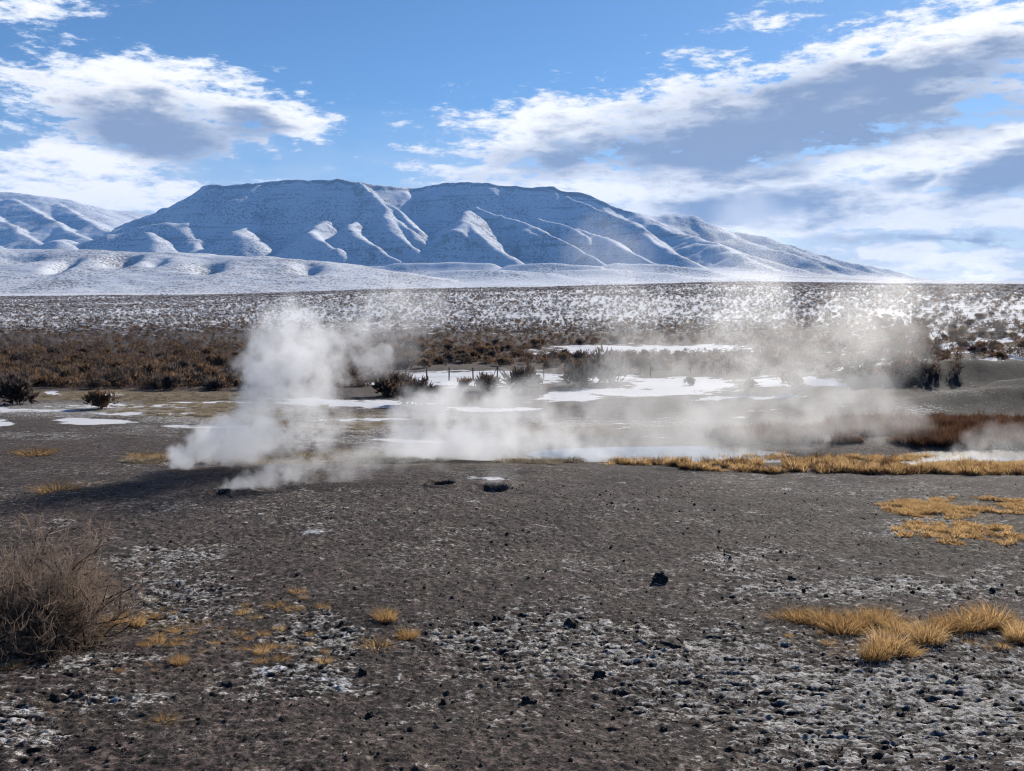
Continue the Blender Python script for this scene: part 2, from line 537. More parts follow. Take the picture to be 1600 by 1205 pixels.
gm, nt, b = new_mat('ground_soil')
co = texco(nt)
n1 = noise(nt, co, 1.3, 4, .6)
n2 = noise(nt, co, 5, 7, .86)
n3 = noise(nt, vmul(nt, co, (1.0, .8, 1)), 13, 4, .75)
n4 = noise(nt, co, .35, 4, .6)
c2, c3 = n2.step(.45, .55), n3.step(.43, .58)
soil = mixc(nt, c2 * .3 + c3 * .7, (.004, .0031, .0030), (.195, .145, .128))
nm = noise(nt, vmul(nt, co, (1, .7, 1)), 3.4, 4, .65).step(.43, .57)
soil = mixc(nt, nm * .42, soil, (.016, .0125, .0115))
soil = mixc(nt, n1.step(.48, .7) * .6 * c3, soil, (.13, .105, .072))
soil = mixc(nt, n4.step(.50, .66) * .45, soil, (.022, .017, .015))
pale = noise(nt, vmul(nt, co, (.5, 1.6, 1)), .8, 6, .7).step(.54, .66) * c2
soil = mixc(nt, pale * .35, soil, (.22, .20, .185))
soil = mixc(nt, attr(nt, 'red') * n4.step(.3, .6), soil, (.10, .058, .037))

soil = mixc(nt, attr(nt, 'dark') * .85, soil, (.015, .0125, .012))
tanf = (attr(nt, 'tan') * 1.1 + (n1 - .5) * 1.6 + (c2 - .5) * .5 + (c3 - .5) * .3).step(.45, .95)
soil = mixc(nt, tanf * .8, soil, (.25, .185, .105))
fs = noise(nt, vmul(nt, co, (.55, 1.7, 1)), 9, 5, .7).step(.42, .58)
fr = (attr(nt, 'frost') * .85 + (fs - .5) * .5 + (c2 - .5) * .55 + (c3 - .5) * .40 + (n1 - .5) * .9 + (attr(nt, 'height') - .5) * 1.4).step(.54, 1.02)
frc = mixc(nt, c3, (.27, .26, .25), (.62, .60, .57))
soil = mixc(nt, fr * .88, soil, frc)
sn = noise(nt, co, .45, 8, .75)
sf = (attr(nt, 'snow') * 1.05 + (sn - .5) * 3.2).step(.42, .58)
soil = mixc(nt, sf, soil, (.80, .81, .84))
nt.links.new(soil, b.inputs['Base Color'])
bmp = nt.nodes.new('ShaderNodeBump')
bmp.inputs['Strength'].default_value = .9
bmp.inputs['Distance'].default_value = .03
link(nt, (c2 * .35 + c3 * .3), bmp.inputs['Height'])
nt.links.new(bmp.outputs[0], b.inputs['Normal'])

GV = np.stack([gxf, gyf, gzf], 1)
GFc = grid_faces(len(rs), len(ang), wrap=True)
c_i = len(GV)
GV = np.vstack([GV, [[0, 0, ground_z(np.array([0.]), np.array([0.1]))[0]]]])
ga = {k: np.append(v, 0) for k, v in dict(frost=frost, snow=snow, tan=tan_, red=red, height=hi, dark=dark).items()}
ground = mesh_obj('ground', GV, GFc[:, ::-1], gm, smooth=True, attrs=ga, kind='structure')

# ------------------------------------------------------------------ far hills
def sep_x(nt, co):
    n = nt.nodes.new('ShaderNodeSeparateXYZ')
    link(nt, co, n.inputs[0])
    return n.outputs[0]


def snow_mat(name, dot, cover, bare=0.0):
    m, nt, b = new_mat(name)
    co = texco(nt)
    geo = nt.nodes.new('ShaderNodeNewGeometry')
    sp = nt.nodes.new('ShaderNodeSeparateXYZ')
    nt.links.new(geo.outputs['True Normal'], sp.inputs[0])
    nz = E(nt, sp.outputs[2])
    big = noise(nt, co, 1 / (dot * 30), 4, .6)
    v = voro(nt, co, 1 / dot)
    v2 = noise(nt, co, 1 / (dot * 1.6), 3, .7)
    shrub = ((1 - v) + (v2 - .5) * 1.6 + (big - .5) * 1.3 + E(nt, sep_x(nt, co)).step(500, 1500) * bare).step(.78 - cover, 1.05 - cover)
    rock = (nz * -1 + (v2 - .5) * .25 + (big - .5) * .12).step(-.76, -.64)
    sz_ = nt.nodes.new('ShaderNodeSeparateXYZ'); link(nt, co, sz_.inputs[0])
    cz_ = nt.nodes.new('ShaderNodeCombineXYZ'); link(nt, E(nt, sz_.outputs[0]) * .0016, cz_.inputs[0]); link(nt, E(nt, sz_.outputs[2]) * .045, cz_.inputs[2])
    strata = noise(nt, cz_.outputs[0], 1.0, 3, .6)
    rock = rock.max(((strata - .5) * 3 + (v2 - .5) * 1.2 - nz * 2.2).step(-1.62, -1.35) * .8)
    c = mixc(nt, shrub * .8, (.80, .82, .86), (.105, .088, .078))
    c = mixc(nt, rock * .75, c, (.13, .115, .11))
    nt.links.new(c, b.inputs['Base Color'])
    return m


def ridge_field(X, Y, lines, cliff=0.0):
    """height = highest of all crests, each falling away at its own slope"""
    H = np.full(X.shape, -1e9)
    for li, (pts, slope, rnd) in enumerate(lines):
        P = [place(*p) for p in pts]
        if len(P) == 1:
            dist = np.hypot(X - P[0][0], Y - P[0][1])
            h = P[0][2] - slope * (np.sqrt(dist ** 2 + rnd ** 2) - rnd)
            H = np.maximum(H, h)
        for a, c in zip(P[:-1], P[1:]):
            dx, dy = c[0] - a[0], c[1] - a[1]
            t = np.clip(((X - a[0]) * dx + (Y - a[1]) * dy) / (dx * dx + dy * dy), 0, 1)
            dist = np.hypot(X - a[0] - t * dx, Y - a[1] - t * dy)
            h = a[2] + (c[2] - a[2]) * t - slope * (np.sqrt(dist ** 2 + rnd ** 2) - rnd)
            if cliff and li == 0:
                h = h - cliff * sstep(14, 34, dist)
            H = np.maximum(H, h)
    return H


def hill_mesh(name, mat, u0, u1, nu, d0, d1, nd, lines, floor, warp=(60, 420), rough=(9, 3), seed=0, extra=None, cliff=0.0):
    tt = np.linspace((u0 - 800) / F, (u1 - 800) / F, nu)
    dd = np.linspace(d0, d1, nd)
    T, D = np.meshgrid(tt, dd)
    X, Y = T * D, D
    wx = X + warp[0] * fbm(X, Y, warp[1], 4, .55, seed)
    wy = Y + warp[0] * fbm(X, Y, warp[1], 3, .5, seed + 7)
    H = ridge_field(wx, wy, lines, cliff)
    fl = floor(X, Y)
    k = 14.0
    dlt = np.clip((H - fl) / k, -30, 200)
    Z = fl + k * np.log1p(np.exp(dlt))
    up = np.clip(Z - fl - 8, 0, 90) / 90
    Z = Z + up * (rough[0] * fbm(X, Y, 210, 3, .55, seed + 3) + rough[1] * fbm(X, Y, 45, 2, .5, seed + 5)) 
    if extra is not None:
        Z = Z + extra(X, Y, Z)
    return mesh_obj(name, np.stack([X.ravel(), Y.ravel(), Z.ravel()], 1), grid_faces(nd, nu), mat, smooth=True, kind='structure')


sm_far = snow_mat('snow_slopes', 9.0, .20, .26)
sm_near = snow_mat('snow_foothill', 6.5, .30)

mesa = [
    # flat-topped mountain, skyline from left to right
    ([(315, 291, 5350), (330, 289, 5350), (400, 288, 5350), (420, 283, 5250), (480, 280, 5200), (530, 280, 5200), (562, 284, 5250), (600, 291, 5400), (640, 294, 5600), (670, 291, 5600), (690, 285, 5500), (720, 283, 5450), (760, 286, 5450),
      (790, 291, 5500), (862, 291, 5500), (880, 299, 5500), (920, 304, 5550), (950, 317, 5550), (990, 332, 5600)], .64, 18),
    ([(315, 291, 5350), (300, 304, 5400), (262, 324, 5500), (225, 340, 5700), (190, 352, 5900)], .60, 15),
    ([(990, 332, 5600), (1012, 338, 5700), (1050, 335, 5900), (1078, 338, 5900), (1105, 350, 5900), (1150, 363, 5800), (1190, 368, 5700), (1232, 382, 5700), (1300, 405, 5700), (1340, 412, 5700), (1382, 421, 5700), (1425, 436, 5700), (1460, 446, 5700)], .42, 25),
    # long lit rib bounding the big shaded face on its left
    ([(412, 288, 5190), (370, 310, 4950), (330, 332, 4780), (290, 348, 4660), (235, 351, 4580), (170, 367, 4450), (110, 383, 4350)], .60, 38),
    ([(290, 348, 4690), (302, 370, 4450), (312, 388, 4300)], .5, 40),
    ([(262, 326, 5300), (210, 352, 5000), (150, 374, 4700)], .5, 30),
    # blunt spur ends below the face
    ([(100, 374, 4450), (95, 378, 4280)], .52, 45),
    ([(232, 362, 4450), (240, 373, 4280)], .54, 42),
    ([(388, 352, 4680), (376, 362, 4450), (370, 366, 4330)], .56, 34),
    ([(505, 345, 4680), (492, 360, 4450), (487, 364, 4300), (520, 388, 4170)], .58, 30),
    ([(556, 348, 4620), (549, 359, 4400), (572, 378, 4270), (612, 402, 4120)], .60, 28),
    # right shoulder of the big face, several lit ribs running down to the right
    ([(568, 285, 5200), (588, 308, 5000), (600, 332, 4800), (606, 350, 4560), (625, 370, 4400), (655, 395, 4200)], .62, 24),
    ([(586, 300, 5090), (618, 328, 4900), (648, 356, 4700)], .62, 16),
    ([(602, 333, 4850), (636, 360, 4560), (672, 383, 4350), (705, 403, 4150)], .6, 26),
    ([(636, 360, 4560), (684, 381, 4430)], .6, 20),
    # blunt spur right of centre
    ([(732, 328, 4830), (722, 345, 4500), (742, 363, 4360), (775, 388, 4230), (810, 405, 4100)], .60, 26),
    ([(722, 345, 4500), (712, 360, 4340)], .62, 26),
    # thin lit ribs on the long right face
    ([(745, 324, 5050), (790, 338, 4900), (840, 356, 4650), (890, 383, 4350), (930, 403, 4150)], .6, 16),
    ([(800, 350, 4800), (850, 370, 4500), (905, 398, 4250)], .6, 16),
    ([(840, 340, 5000), (880, 352, 4850), (912, 368, 4650)], .6, 12),
    ([(900, 358, 4850), (945, 372, 4650), (985, 393, 4400), (1020, 411, 4200)], .55, 20),
    ([(888, 306, 5430), (930, 326, 5250), (985, 345, 5100)], .62, 12),
    ([(985, 345, 5100), (1010, 370, 4800), (1060, 398, 4500)], .5, 24),
    ([(1020, 350, 5400), (1060, 364, 5250), (1090, 370, 5100), (1130, 384, 4900), (1180, 401, 4700), (1240, 418, 4500)], .42, 24),
    ([(1090, 381, 4950), (1125, 384, 4800), (1150, 397, 4600)], .4, 24),
    ([(1150, 372, 5500), (1230, 395, 5300), (1320, 418, 5200), (1400, 436, 5100)], .38, 20),
    # low rolls at the foot
    ([(620, 413, 3900), (700, 410, 3850), (760, 412, 3850)], .42, 20), ([(800, 414, 3800), (860, 411, 3750), (930, 416, 3750)], .40, 20),
    ([(700, 424, 3450), (780, 422, 3400), (860, 428, 3400)], .30, 30), ([(880, 424, 3500), (960, 421, 3500), (1040, 428, 3450)], .30, 30),
    ([(560, 418, 4050), (640, 416, 4000)], .4, 20), ([(960, 411, 4000), (1040, 414, 3950), (1100, 422, 3900)], .35, 20),
]


def apron(X, Y):
    return np.interp(Y, [1500, 2000, 2600, 3200, 3800, 4400, 6000, 9000], [-22, -22, -12, 14, 52, 95, 110, 100]) * np.interp(X / np.maximum(Y, 1), [-.6, .1, .35, .5], [1, 1, .55, .25]) - 6


mesa = [(p_, sl * (1.12 if i_ == 0 else 1.32 if sl >= .5 else 1.1), rn) for i_, (p_, sl, rn) in enumerate(mesa)]
mountain = hill_mesh('mountain', sm_far, -260, 1800, 640, 2600, 6500, 270, mesa, apron, warp=(28, 330), rough=(5, 1.6), seed=201, extra=lambda X, Y, Z: sstep(40, 160, Z) * (6.0 * perlin(X / 75, Y / 420, 61) + 2.4 * perlin(X / 34, Y / 160, 62)), cliff=14.0)

left_hill = [
    ([(-420, 300, 6200), (-200, 292, 6200), (0, 300, 6200), (50, 305, 6200), (100, 311, 6250), (130, 320, 6300), (170, 328, 6500), (225, 334, 6900), (300, 338, 7300)], .34, 30),
    ([(20, 310, 6000), (90, 350, 5400), (160, 385, 4900)], .36, 8), ([(-60, 308, 6000), (10, 350, 5350), (70, 385, 4800)], .36, 8),
    ([(90, 318, 6050), (150, 352, 5500), (200, 378, 5100)], .36, 8), ([(-140, 310, 6000), (-70, 360, 5200), (0, 388, 4700)], .36, 8),
    ([(-20, 330, 5700), (40, 372, 5000)], .36, 6), ([(60, 335, 5700), (120, 368, 5150)], .36, 6),
]
distant_hill = hill_mesh('distant_hill', sm_far, -420, 330, 260, 4600, 7600, 180, left_hill, lambda X, Y: apron(X, Y) + 10, warp=(30, 400), rough=(5, 2), seed=301)

roll = [
    ([(-420, 388, 2900), (-150, 388, 2850), (0, 390, 2800), (150, 391, 2750), (300, 396, 2700), (400, 401, 2650), (455, 406, 2600), (500, 420, 2550), (545, 440, 2450), (600, 456, 2350)], .16, 120),
    ([(30, 402, 2600), (45, 428, 2300), (60, 450, 2100)], .17, 60), ([(170, 400, 2600), (190, 425, 2350), (150, 445, 2150)], .18, 50),
    ([(260, 405, 2600), (250, 428, 2350), (200, 446, 2150)], .2, 40), ([(390, 408, 2550), (360, 425, 2350), (290, 444, 2150)], .2, 40),
    ([(455, 415, 2500), (430, 430, 2350), (360, 448, 2150)], .2, 40), ([(490, 425, 2450), (500, 445, 2250), (520, 458, 2150)], .18, 40),
]


def gullies(X, Y, Z):
    g = 0
    for (u, v, d, ru, rd, dep) in ((100, 436, 2320, 14, 130, 11), (190, 418, 2480, 22, 130, 17), (325, 430, 2360, 22, 130, 15), (482, 432, 2400, 18, 110, 13), (245, 424, 2420, 14, 80, 8), (30, 412, 2500, 40, 90, 9)):
        p = place(u, v, d)
        s = ru * d / F
        g = g - 2.0 * dep * np.exp(-((X - p[0] + .25 * (Y - p[1])) / s) ** 2 - ((Y - p[1]) / rd) ** 2)
    return g + 1.5 * fbm(X, Y, 60, 3, .5, 411)


foothill = hill_mesh('foothill', sm_near, -420, 720, 420, 1750, 3300, 230, roll, lambda X, Y: np.interp(Y, [1500, 2100, 3300], [-30, -30, -20]) + 0 * X, warp=(25, 260), rough=(4, 1.2), seed=401, extra=gullies)

# ------------------------------------------------------------------ stream and hot pool
wm, nt, b = new_mat('water_surface')
b.inputs['Base Color'].default_value = (.10, .115, .115, 1)
b.inputs['Roughness'].default_value = .12
b.inputs['Specular IOR Level'].default_value = .6
bmp = nt.nodes.new('ShaderNodeBump')
bmp.inputs['Strength'].default_value = .25
bmp.inputs['Distance'].default_value = .02
link(nt, noise(nt, texco(nt), 6, 3, .6), bmp.inputs['Height'])
nt.links.new(bmp.outputs[0], b.inputs['Normal'])


def sheet(name, cx, cy, z, hx, hy, n=48, nr=4):
    vs = [(cx, cy, z)]
    fs = []
    for k in range(1, nr + 1):
        for i in range(n):
            a = 2 * math.pi * i / n
            q = (abs(math.cos(a)) ** 4 + abs(math.sin(a)) ** 4) ** -.25 * k / nr
            vs.append((cx + hx * q * math.cos(a), cy + hy * q * math.sin(a), z))
    for i in range(n):
        j = (i + 1) % n
        fs.append((0, 1 + i, 1 + j, 1 + j))
        for k in range(nr - 1):
            o = 1 + k * n
            fs.append((o + i, o + n + i, o + n + j, o + j))
    me = bpy.data.meshes.new(name)
    me.from_pydata(vs, [], [f[:3] if f[2] == f[3] else f for f in fs])
    me.materials.append(wm)
    o = bpy.data.objects.new(name, me)
    col.objects.link(o)
    o['kind'] = 'structure'
    return o


stream = sheet('stream_water', 15.5, 32.1, -6.27, 15.0, 2.5)
pp = PITS[1]
pool = sheet('pool_water', pp[0], pp[1], float(base_z(np.array([pp[0]]), np.array([pp[1]]))[0]) - .13, .34, .36)


# ------------------------------------------------------------------ plant materials
def plant_mat(name, dark, light, white=None, through=.48):
    m, nt, b = new_mat(name)
    t = attr(nt, 'tone')
    oi = nt.nodes.new('ShaderNodeObjectInfo')
    rnd = E(nt, oi.outputs['Random'])
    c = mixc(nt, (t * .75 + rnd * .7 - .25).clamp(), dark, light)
    if white:
        c = mixc(nt, t.step(1.4, 1.6), c, white)
    nt.links.new(c, b.inputs['Base Color'])
    b.inputs['Specular IOR Level'].default_value = .1
    tr = nt.nodes.new('ShaderNodeBsdfTranslucent')
    nt.links.new(c, tr.inputs['Color'])
    mx = nt.nodes.new('ShaderNodeMixShader')
    mx.inputs[0].default_value = through
    nt.links.new(b.outputs[0], mx.inputs[1])
    nt.links.new(tr.outputs[0], mx.inputs[2])
    out = [n for n in nt.nodes if n.type == 'OUTPUT_MATERIAL'][0]
    nt.links.new(mx.outputs[0], out.inputs[0])
    return m


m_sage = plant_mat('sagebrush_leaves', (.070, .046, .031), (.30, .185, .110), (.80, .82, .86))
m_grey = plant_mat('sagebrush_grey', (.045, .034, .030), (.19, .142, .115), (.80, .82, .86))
m_gold = plant_mat('dry_grass', (.36, .205, .080), (.84, .56, .27), through=.6)
m_pale = plant_mat('pale_grass', (.25, .19, .12), (.62, .52, .36))
m_reed = plant_mat('red_reed', (.07, .034, .022), (.24, .125, .070))
m_bark = plant_mat('dark_bark', (.020, .015, .013), (.085, .062, .050))
m_twig = plant_mat('twigs', (.070, .050, .040), (.38, .285, .22))
m_clod, nt, b = new_mat('dark_clod')
nt.links.new(mixc(nt, noise(nt, texco(nt), 9, 4, .6).step(.35, .7), (.020, .016, .014), (.115, .088, .076)), b.inputs['Base Color'])


def tri_soup(P, Dv, W, L, tone, split=1):
    """one thin pointed blade for each root P, direction Dv, half-width vector W and length L"""
    n = len(P)
    tip = P + Dv * L[:, None]
    V = np.stack([P - W, P + W, tip], 1).reshape(-1, 3)
    Fc = np.arange(3 * n).reshape(-1, 3)
    return V, Fc, np.repeat(tone, 3)


def unit(a):
    return a / (np.linalg.norm(a, axis=-1, keepdims=True) + 1e-9)


def shrub_mesh(name, seed, mat, n=300, lobes=7, snowy=0.0, flat=.62):
    g = np.random.default_rng(seed)
    ca = g.uniform(0, 2 * math.pi, lobes)
    cr = g.uniform(.06, .29, lobes)
    cz = g.uniform(.10, .42, lobes) * flat / .62
    rad = g.uniform(.17, .29, lobes)
    k = g.integers(0, lobes, n)
    dv = unit(g.normal(size=(n, 3)) * np.array([1, 1, .8]) + np.array([0, 0, .45]))
    c = np.stack([cr[k] * np.cos(ca[k]), cr[k] * np.sin(ca[k]), cz[k]], 1)
    P = c + dv * (rad[k] * g.uniform(.35, .95, n))[:, None]
    P[:, 2] = np.maximum(P[:, 2], .01)
    grow = unit(dv + np.array([0, 0, .7]) + g.normal(size=(n, 3)) * .35)
    side = unit(np.cross(grow, g.normal(size=(n, 3))))
    L = g.uniform(.08, .2, n)
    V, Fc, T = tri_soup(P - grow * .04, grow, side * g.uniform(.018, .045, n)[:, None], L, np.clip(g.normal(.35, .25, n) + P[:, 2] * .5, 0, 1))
    if snowy:
        m = int(n * snowy)
        k = g.integers(0, lobes, m)
        dv = unit(g.normal(size=(m, 3)) * np.array([1, 1, .4]) + np.array([0, 0, 1.3]))
        c = np.stack([cr[k] * np.cos(ca[k]), cr[k] * np.sin(ca[k]), cz[k]], 1)
        P = c + dv * (rad[k] * 1.05)[:, None]
        h = unit(g.normal(size=(m, 3)) * np.array([1, 1, .25]))
        V2, F2, T2 = tri_soup(P, h, unit(np.cross(h, dv)) * .07, g.uniform(.1, .2, m), np.full(m, 2.0))
        V, Fc, T = np.vstack([V, V2]), np.vstack([Fc, F2 + len(V)]), np.append(T, T2)
    # a few bare stems at the foot
    m = 9
    a = g.uniform(0, 2 * math.pi, m)
    dv = unit(np.stack([np.cos(a) * .8, np.sin(a) * .8, np.full(m, .8)], 1))
    V3, F3, T3 = tri_soup(np.zeros((m, 3)) + g.normal(size=(m, 3)) * [.05, .05, 0], dv, unit(np.cross(dv, [[0, 0, 1.]])) * .012, g.uniform(.2, .38, m), np.zeros(m))
    V, Fc, T = np.vstack([V, V3]), np.vstack([Fc, F3 + len(V)]), np.append(T, T3)
    return mesh_obj(name, V, Fc, mat, parent=False, attrs={'tone': T})


def tuft_mesh(name, seed, mat, n=200, spread=.5, lean=.5, w=.022):
    """a tussock one unit wide and about one unit high"""
    g = np.random.default_rng(seed)
    a = g.uniform(0, 2 * math.pi, n)
    rr_ = np.sqrt(g.uniform(0, 1, n)) * spread * .62
    P = np.stack([rr_ * np.cos(a), rr_ * np.sin(a), np.full(n, -.03)], 1)
    out = np.stack([np.cos(a), np.sin(a), np.zeros(n)], 1)
    d1 = unit(np.array([0, 0, 1.]) + out * (lean * g.uniform(.1, 1, n) * (.4 + rr_ / spread))[:, None] + g.normal(size=(n, 3)) * .16)
    L = g.uniform(.35, 1.0, n) * (1.05 - .5 * rr_ / spread)
    side = unit(np.cross(d1, g.normal(size=(n, 3)))) * w
    mid = P + d1 * (L * .55)[:, None]
    d2 = unit(d1 + out * lean * .6 + g.normal(size=(n, 3)) * .2 - np.array([0, 0, .25]))
    tip = mid + d2 * (L * .45)[:, None]
    V = np.stack([P - side, P + side, mid + side * .7, mid - side * .7, tip], 1).reshape(-1, 3)
    i = np.arange(n)[:, None] * 5
    Fc = np.concatenate([i + [0, 1, 2], i + [0, 2, 3], i + [3, 2, 4]], 0)
    return mesh_obj(name, V, Fc, mat, parent=False, attrs={'tone': np.repeat(np.clip(g.normal(.5, .3, n), 0, 1), 5)})


def clod_mesh(name, seed, mat):
    import bmesh
    bm = bmesh.new()
    bmesh.ops.create_icosphere(bm, subdivisions=3, radius=.5)
    P = np.array([v.co[:] for v in bm.verts])
    q = P + seed * 3.7
    f = 1 + .42 * (perlin(q[:, 0] * 2.2 + q[:, 2] * 1.3, q[:, 1] * 2.2, seed)) + .26 * perlin(q[:, 0] * 5 + 3, q[:, 2] * 5 + q[:, 1] * 2, seed + 1) + .12 * perlin(q[:, 0] * 11, q[:, 2] * 11 + q[:, 1] * 7, seed + 2)
    P = P * f[:, None]
    P[:, 2] = np.where(P[:, 2] < -.2, -.2 + (P[:, 2] + .2) * .2, P[:, 2]) + .14
    for v, p in zip(bm.verts, P):
        v.co = p
    me = bpy.data.meshes.new(name)
    bm.to_mesh(me); bm.free()
    me.materials.append(mat)
    return bpy.data.objects.new(name, me)


def scatter(name, pts, scale, variants, pick, label, category, kind='stuff', zscale=None, rot=None, tilt=None):
    """many alike small plants or clods as one object"""
    n = len(pts)
    lib = bpy.data.collections.new(name + '_kinds')
    for vob in variants:
        lib.objects.link(vob)
    me = bpy.data.meshes.new(name)
    me.vertices.add(n)
    me.vertices.foreach_set('co', np.asarray(pts, np.float32).ravel())
    sc = np.stack([scale, scale, scale * (zscale if zscale is not None else 1)], 1)
    ro = np.zeros((n, 3)); ro[:, 2] = rng.uniform(0, 6.283, n) if rot is None else rot
    if tilt is not None:
        ro[:, :2] = rng.normal(0, tilt, (n, 2))
    for nm, ty, v in (('sc', 'FLOAT_VECTOR', sc), ('ro', 'FLOAT_VECTOR', ro), ('pick', 'INT', pick)):
        at = me.attributes.new(nm, ty, 'POINT')
        at.data.foreach_set('vector' if ty == 'FLOAT_VECTOR' else 'value', np.asarray(v, np.int32 if ty == 'INT' else np.float32).ravel())
    o = bpy.data.objects.new(name, me)
    col.objects.link(o)
    gt = bpy.data.node_groups.new(name, 'GeometryNodeTree')
    gt.interface.new_socket('Geometry', in_out='INPUT', socket_type='NodeSocketGeometry')
    gt.interface.new_socket('Geometry', in_out='OUTPUT', socket_type='NodeSocketGeometry')
    gi, go = gt.nodes.new('NodeGroupInput'), gt.nodes.new('NodeGroupOutput')
    ci = gt.nodes.new('GeometryNodeCollectionInfo')
    ci.inputs['Collection'].default_value = lib
    ci.inputs['Separate Children'].default_value = True
    ci.inputs['Reset Children'].default_value = True
    ip = gt.nodes.new('GeometryNodeInstanceOnPoints')
    ip.inputs['Pick Instance'].default_value = True
    for nm, ty, sk in (('sc', 'FLOAT_VECTOR', 'Scale'), ('ro', 'FLOAT_VECTOR', 'Rotation'), ('pick', 'INT', 'Instance Index')):
        a = gt.nodes.new('GeometryNodeInputNamedAttribute')
        a.data_type = ty
        a.inputs['Name'].default_value = nm
        gt.links.new(a.outputs[0], ip.inputs[sk])
    gt.links.new(gi.outputs[0], ip.inputs['Points'])
    gt.links.new(ci.outputs[0], ip.inputs['Instance'])
    gt.links.new(ip.outputs[0], go.inputs[0])
    md = o.modifiers.new('scatter', 'NODES')
    md.node_group = gt
    o['kind'] = kind; o['label'] = label; o['category'] = category
    return o


def thing(o, name, label, category, group=None, parent=None):
    o.name = name
    if parent is None:
        o['label'] = label; o['category'] = category
        if group:
            o['group'] = group
    return o


def put(src, name, p, s, rz, label, category, group=None, sz=None, tilt=(0, 0)):
    o = src.copy()
    col.objects.link(o)
    o.location = p
    o.scale = (s, s, sz if sz is not None else s)
    o.rotation_euler = (tilt[0], tilt[1], rz)
    return thing(o, name, label, category, group)


# ------------------------------------------------------------------ sagebrush
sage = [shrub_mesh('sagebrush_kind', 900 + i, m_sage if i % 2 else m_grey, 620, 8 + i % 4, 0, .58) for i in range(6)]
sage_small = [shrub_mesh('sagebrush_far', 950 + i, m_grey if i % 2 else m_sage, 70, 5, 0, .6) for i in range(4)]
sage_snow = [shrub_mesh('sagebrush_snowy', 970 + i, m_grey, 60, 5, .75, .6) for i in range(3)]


def region(n, u0, u1, v0, v1, power=1.0):
    u = rng.uniform(u0, u1, n)
    v = v1 - (v1 - v0) * rng.uniform(0, 1, n) ** power
    p, ok = hit(u, v)
    return p[ok]


def masked(p, fn):
    return p[fn(p)]


def snow_at(p):
    U, V = project(p[:, 0], p[:, 1], p[:, 2])
    return ell(U, V, [(745, 588, 165, 15, 1), (640, 600, 60, 10, 1), (1070, 600, 110, 15, 1), (1020, 545, 170, 7, 1), (900, 552, 90, 5, 1), (1250, 598, 90, 9, 1), (1000, 612, 120, 8, 1), (125, 578, 12, 7, 1), (262, 584, 18, 6, 1), (335, 582, 32, 6, 1), (22, 598, 16, 6, 1), (890, 622, 60, 10, 1)])


n_ind = 0


def thicket(n, u0, u1, v0, v1, lo, hi, label, group, power=1.0):
    p = region(n * 3, u0, u1, v0, v1, power)
    p = p[p[:, 1] > (72 if u0 > 1200 else 66)]
    p = p[snow_at(p) < .3]
    keep = []
    for q in p:
        if all((q[0] - k[0]) ** 2 + ((q[1] - k[1])) ** 2 > .6 for k in keep):
            keep.append(q)
        if len(keep) >= n:
            break
    keep.sort(key=lambda q: q[1])
    per = -(-len(keep) // 5)
    for k, rowname in enumerate(('front', 'second', 'third', 'fourth', 'rearmost')):
        part = sorted(keep[k * per:(k + 1) * per], key=lambda q: q[0] / q[1])
        for j, q in enumerate(part):
            s = rng.uniform(lo, hi) * .85
            put(sage[rng.integers(0, 6)], 'sagebrush', (q[0], q[1], q[2] - .03), s, rng.uniform(0, 6.28), f'{ORD[j]} sagebrush from the left in the {rowname} row {label}', 'shrub', group, sz=s * rng.uniform(.8, 1.15))


ORD = ('first second third fourth fifth sixth seventh eighth ninth tenth eleventh twelfth thirteenth fourteenth fifteenth sixteenth seventeenth eighteenth nineteenth twentieth '
       'twenty-first twenty-second twenty-third twenty-fourth twenty-fifth twenty-sixth twenty-seventh twenty-eighth').split()
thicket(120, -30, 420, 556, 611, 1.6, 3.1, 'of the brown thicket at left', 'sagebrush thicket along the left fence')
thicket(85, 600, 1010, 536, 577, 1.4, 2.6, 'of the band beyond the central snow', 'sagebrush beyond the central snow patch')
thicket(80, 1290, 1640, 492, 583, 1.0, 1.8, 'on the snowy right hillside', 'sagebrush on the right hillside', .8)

for (u, v, wpx, label) in (
        (20, 632, 62, 'grey frosted shrub at the left edge, in front of the fence'),
        (156, 639, 44, 'small low shrub alone on the pale flat at left'),
        (605, 620, 60, 'brown bush in front of the fence, just right of the tall steam'),
        (632, 616, 48, 'brown bush under the fence beside the snow patch'),
        (655, 632, 62, 'large grey bush rising behind the central steam bank'),
        (725, 606, 24, 'small bush at the near edge of the fenced snow patch'),
        (760, 610, 40, 'grey bush below the braced fence post'),
        (1078, 602, 20, 'lone small shrub in the middle of the right-hand snow patch'),
        (905, 603, 60, 'brown bush at the right end of the fenced snow patch'),
        (960, 598, 70, 'wide brown bush between the two snow patches'),
        (1170, 610, 26, 'small shrub on the right edge of the snow patch, in steam'),
        (1240, 606, 34, 'dark shrub seen through the right-hand steam'),
        (820, 612, 60, 'grey bush half hidden by the top of the central steam')):
    p = hit(u, v)[0][0]
    s = wpx * p[1] / F / .8
    put(sage[rng.integers(0, 6)], 'sagebrush', (p[0], p[1], p[2] - .03), s, rng.uniform(0, 6.28), label, 'shrub')

pts, scl = [], []
def add(p, lo, hi):
    pts.append(p); scl.append(rng.uniform(lo, hi, len(p)))
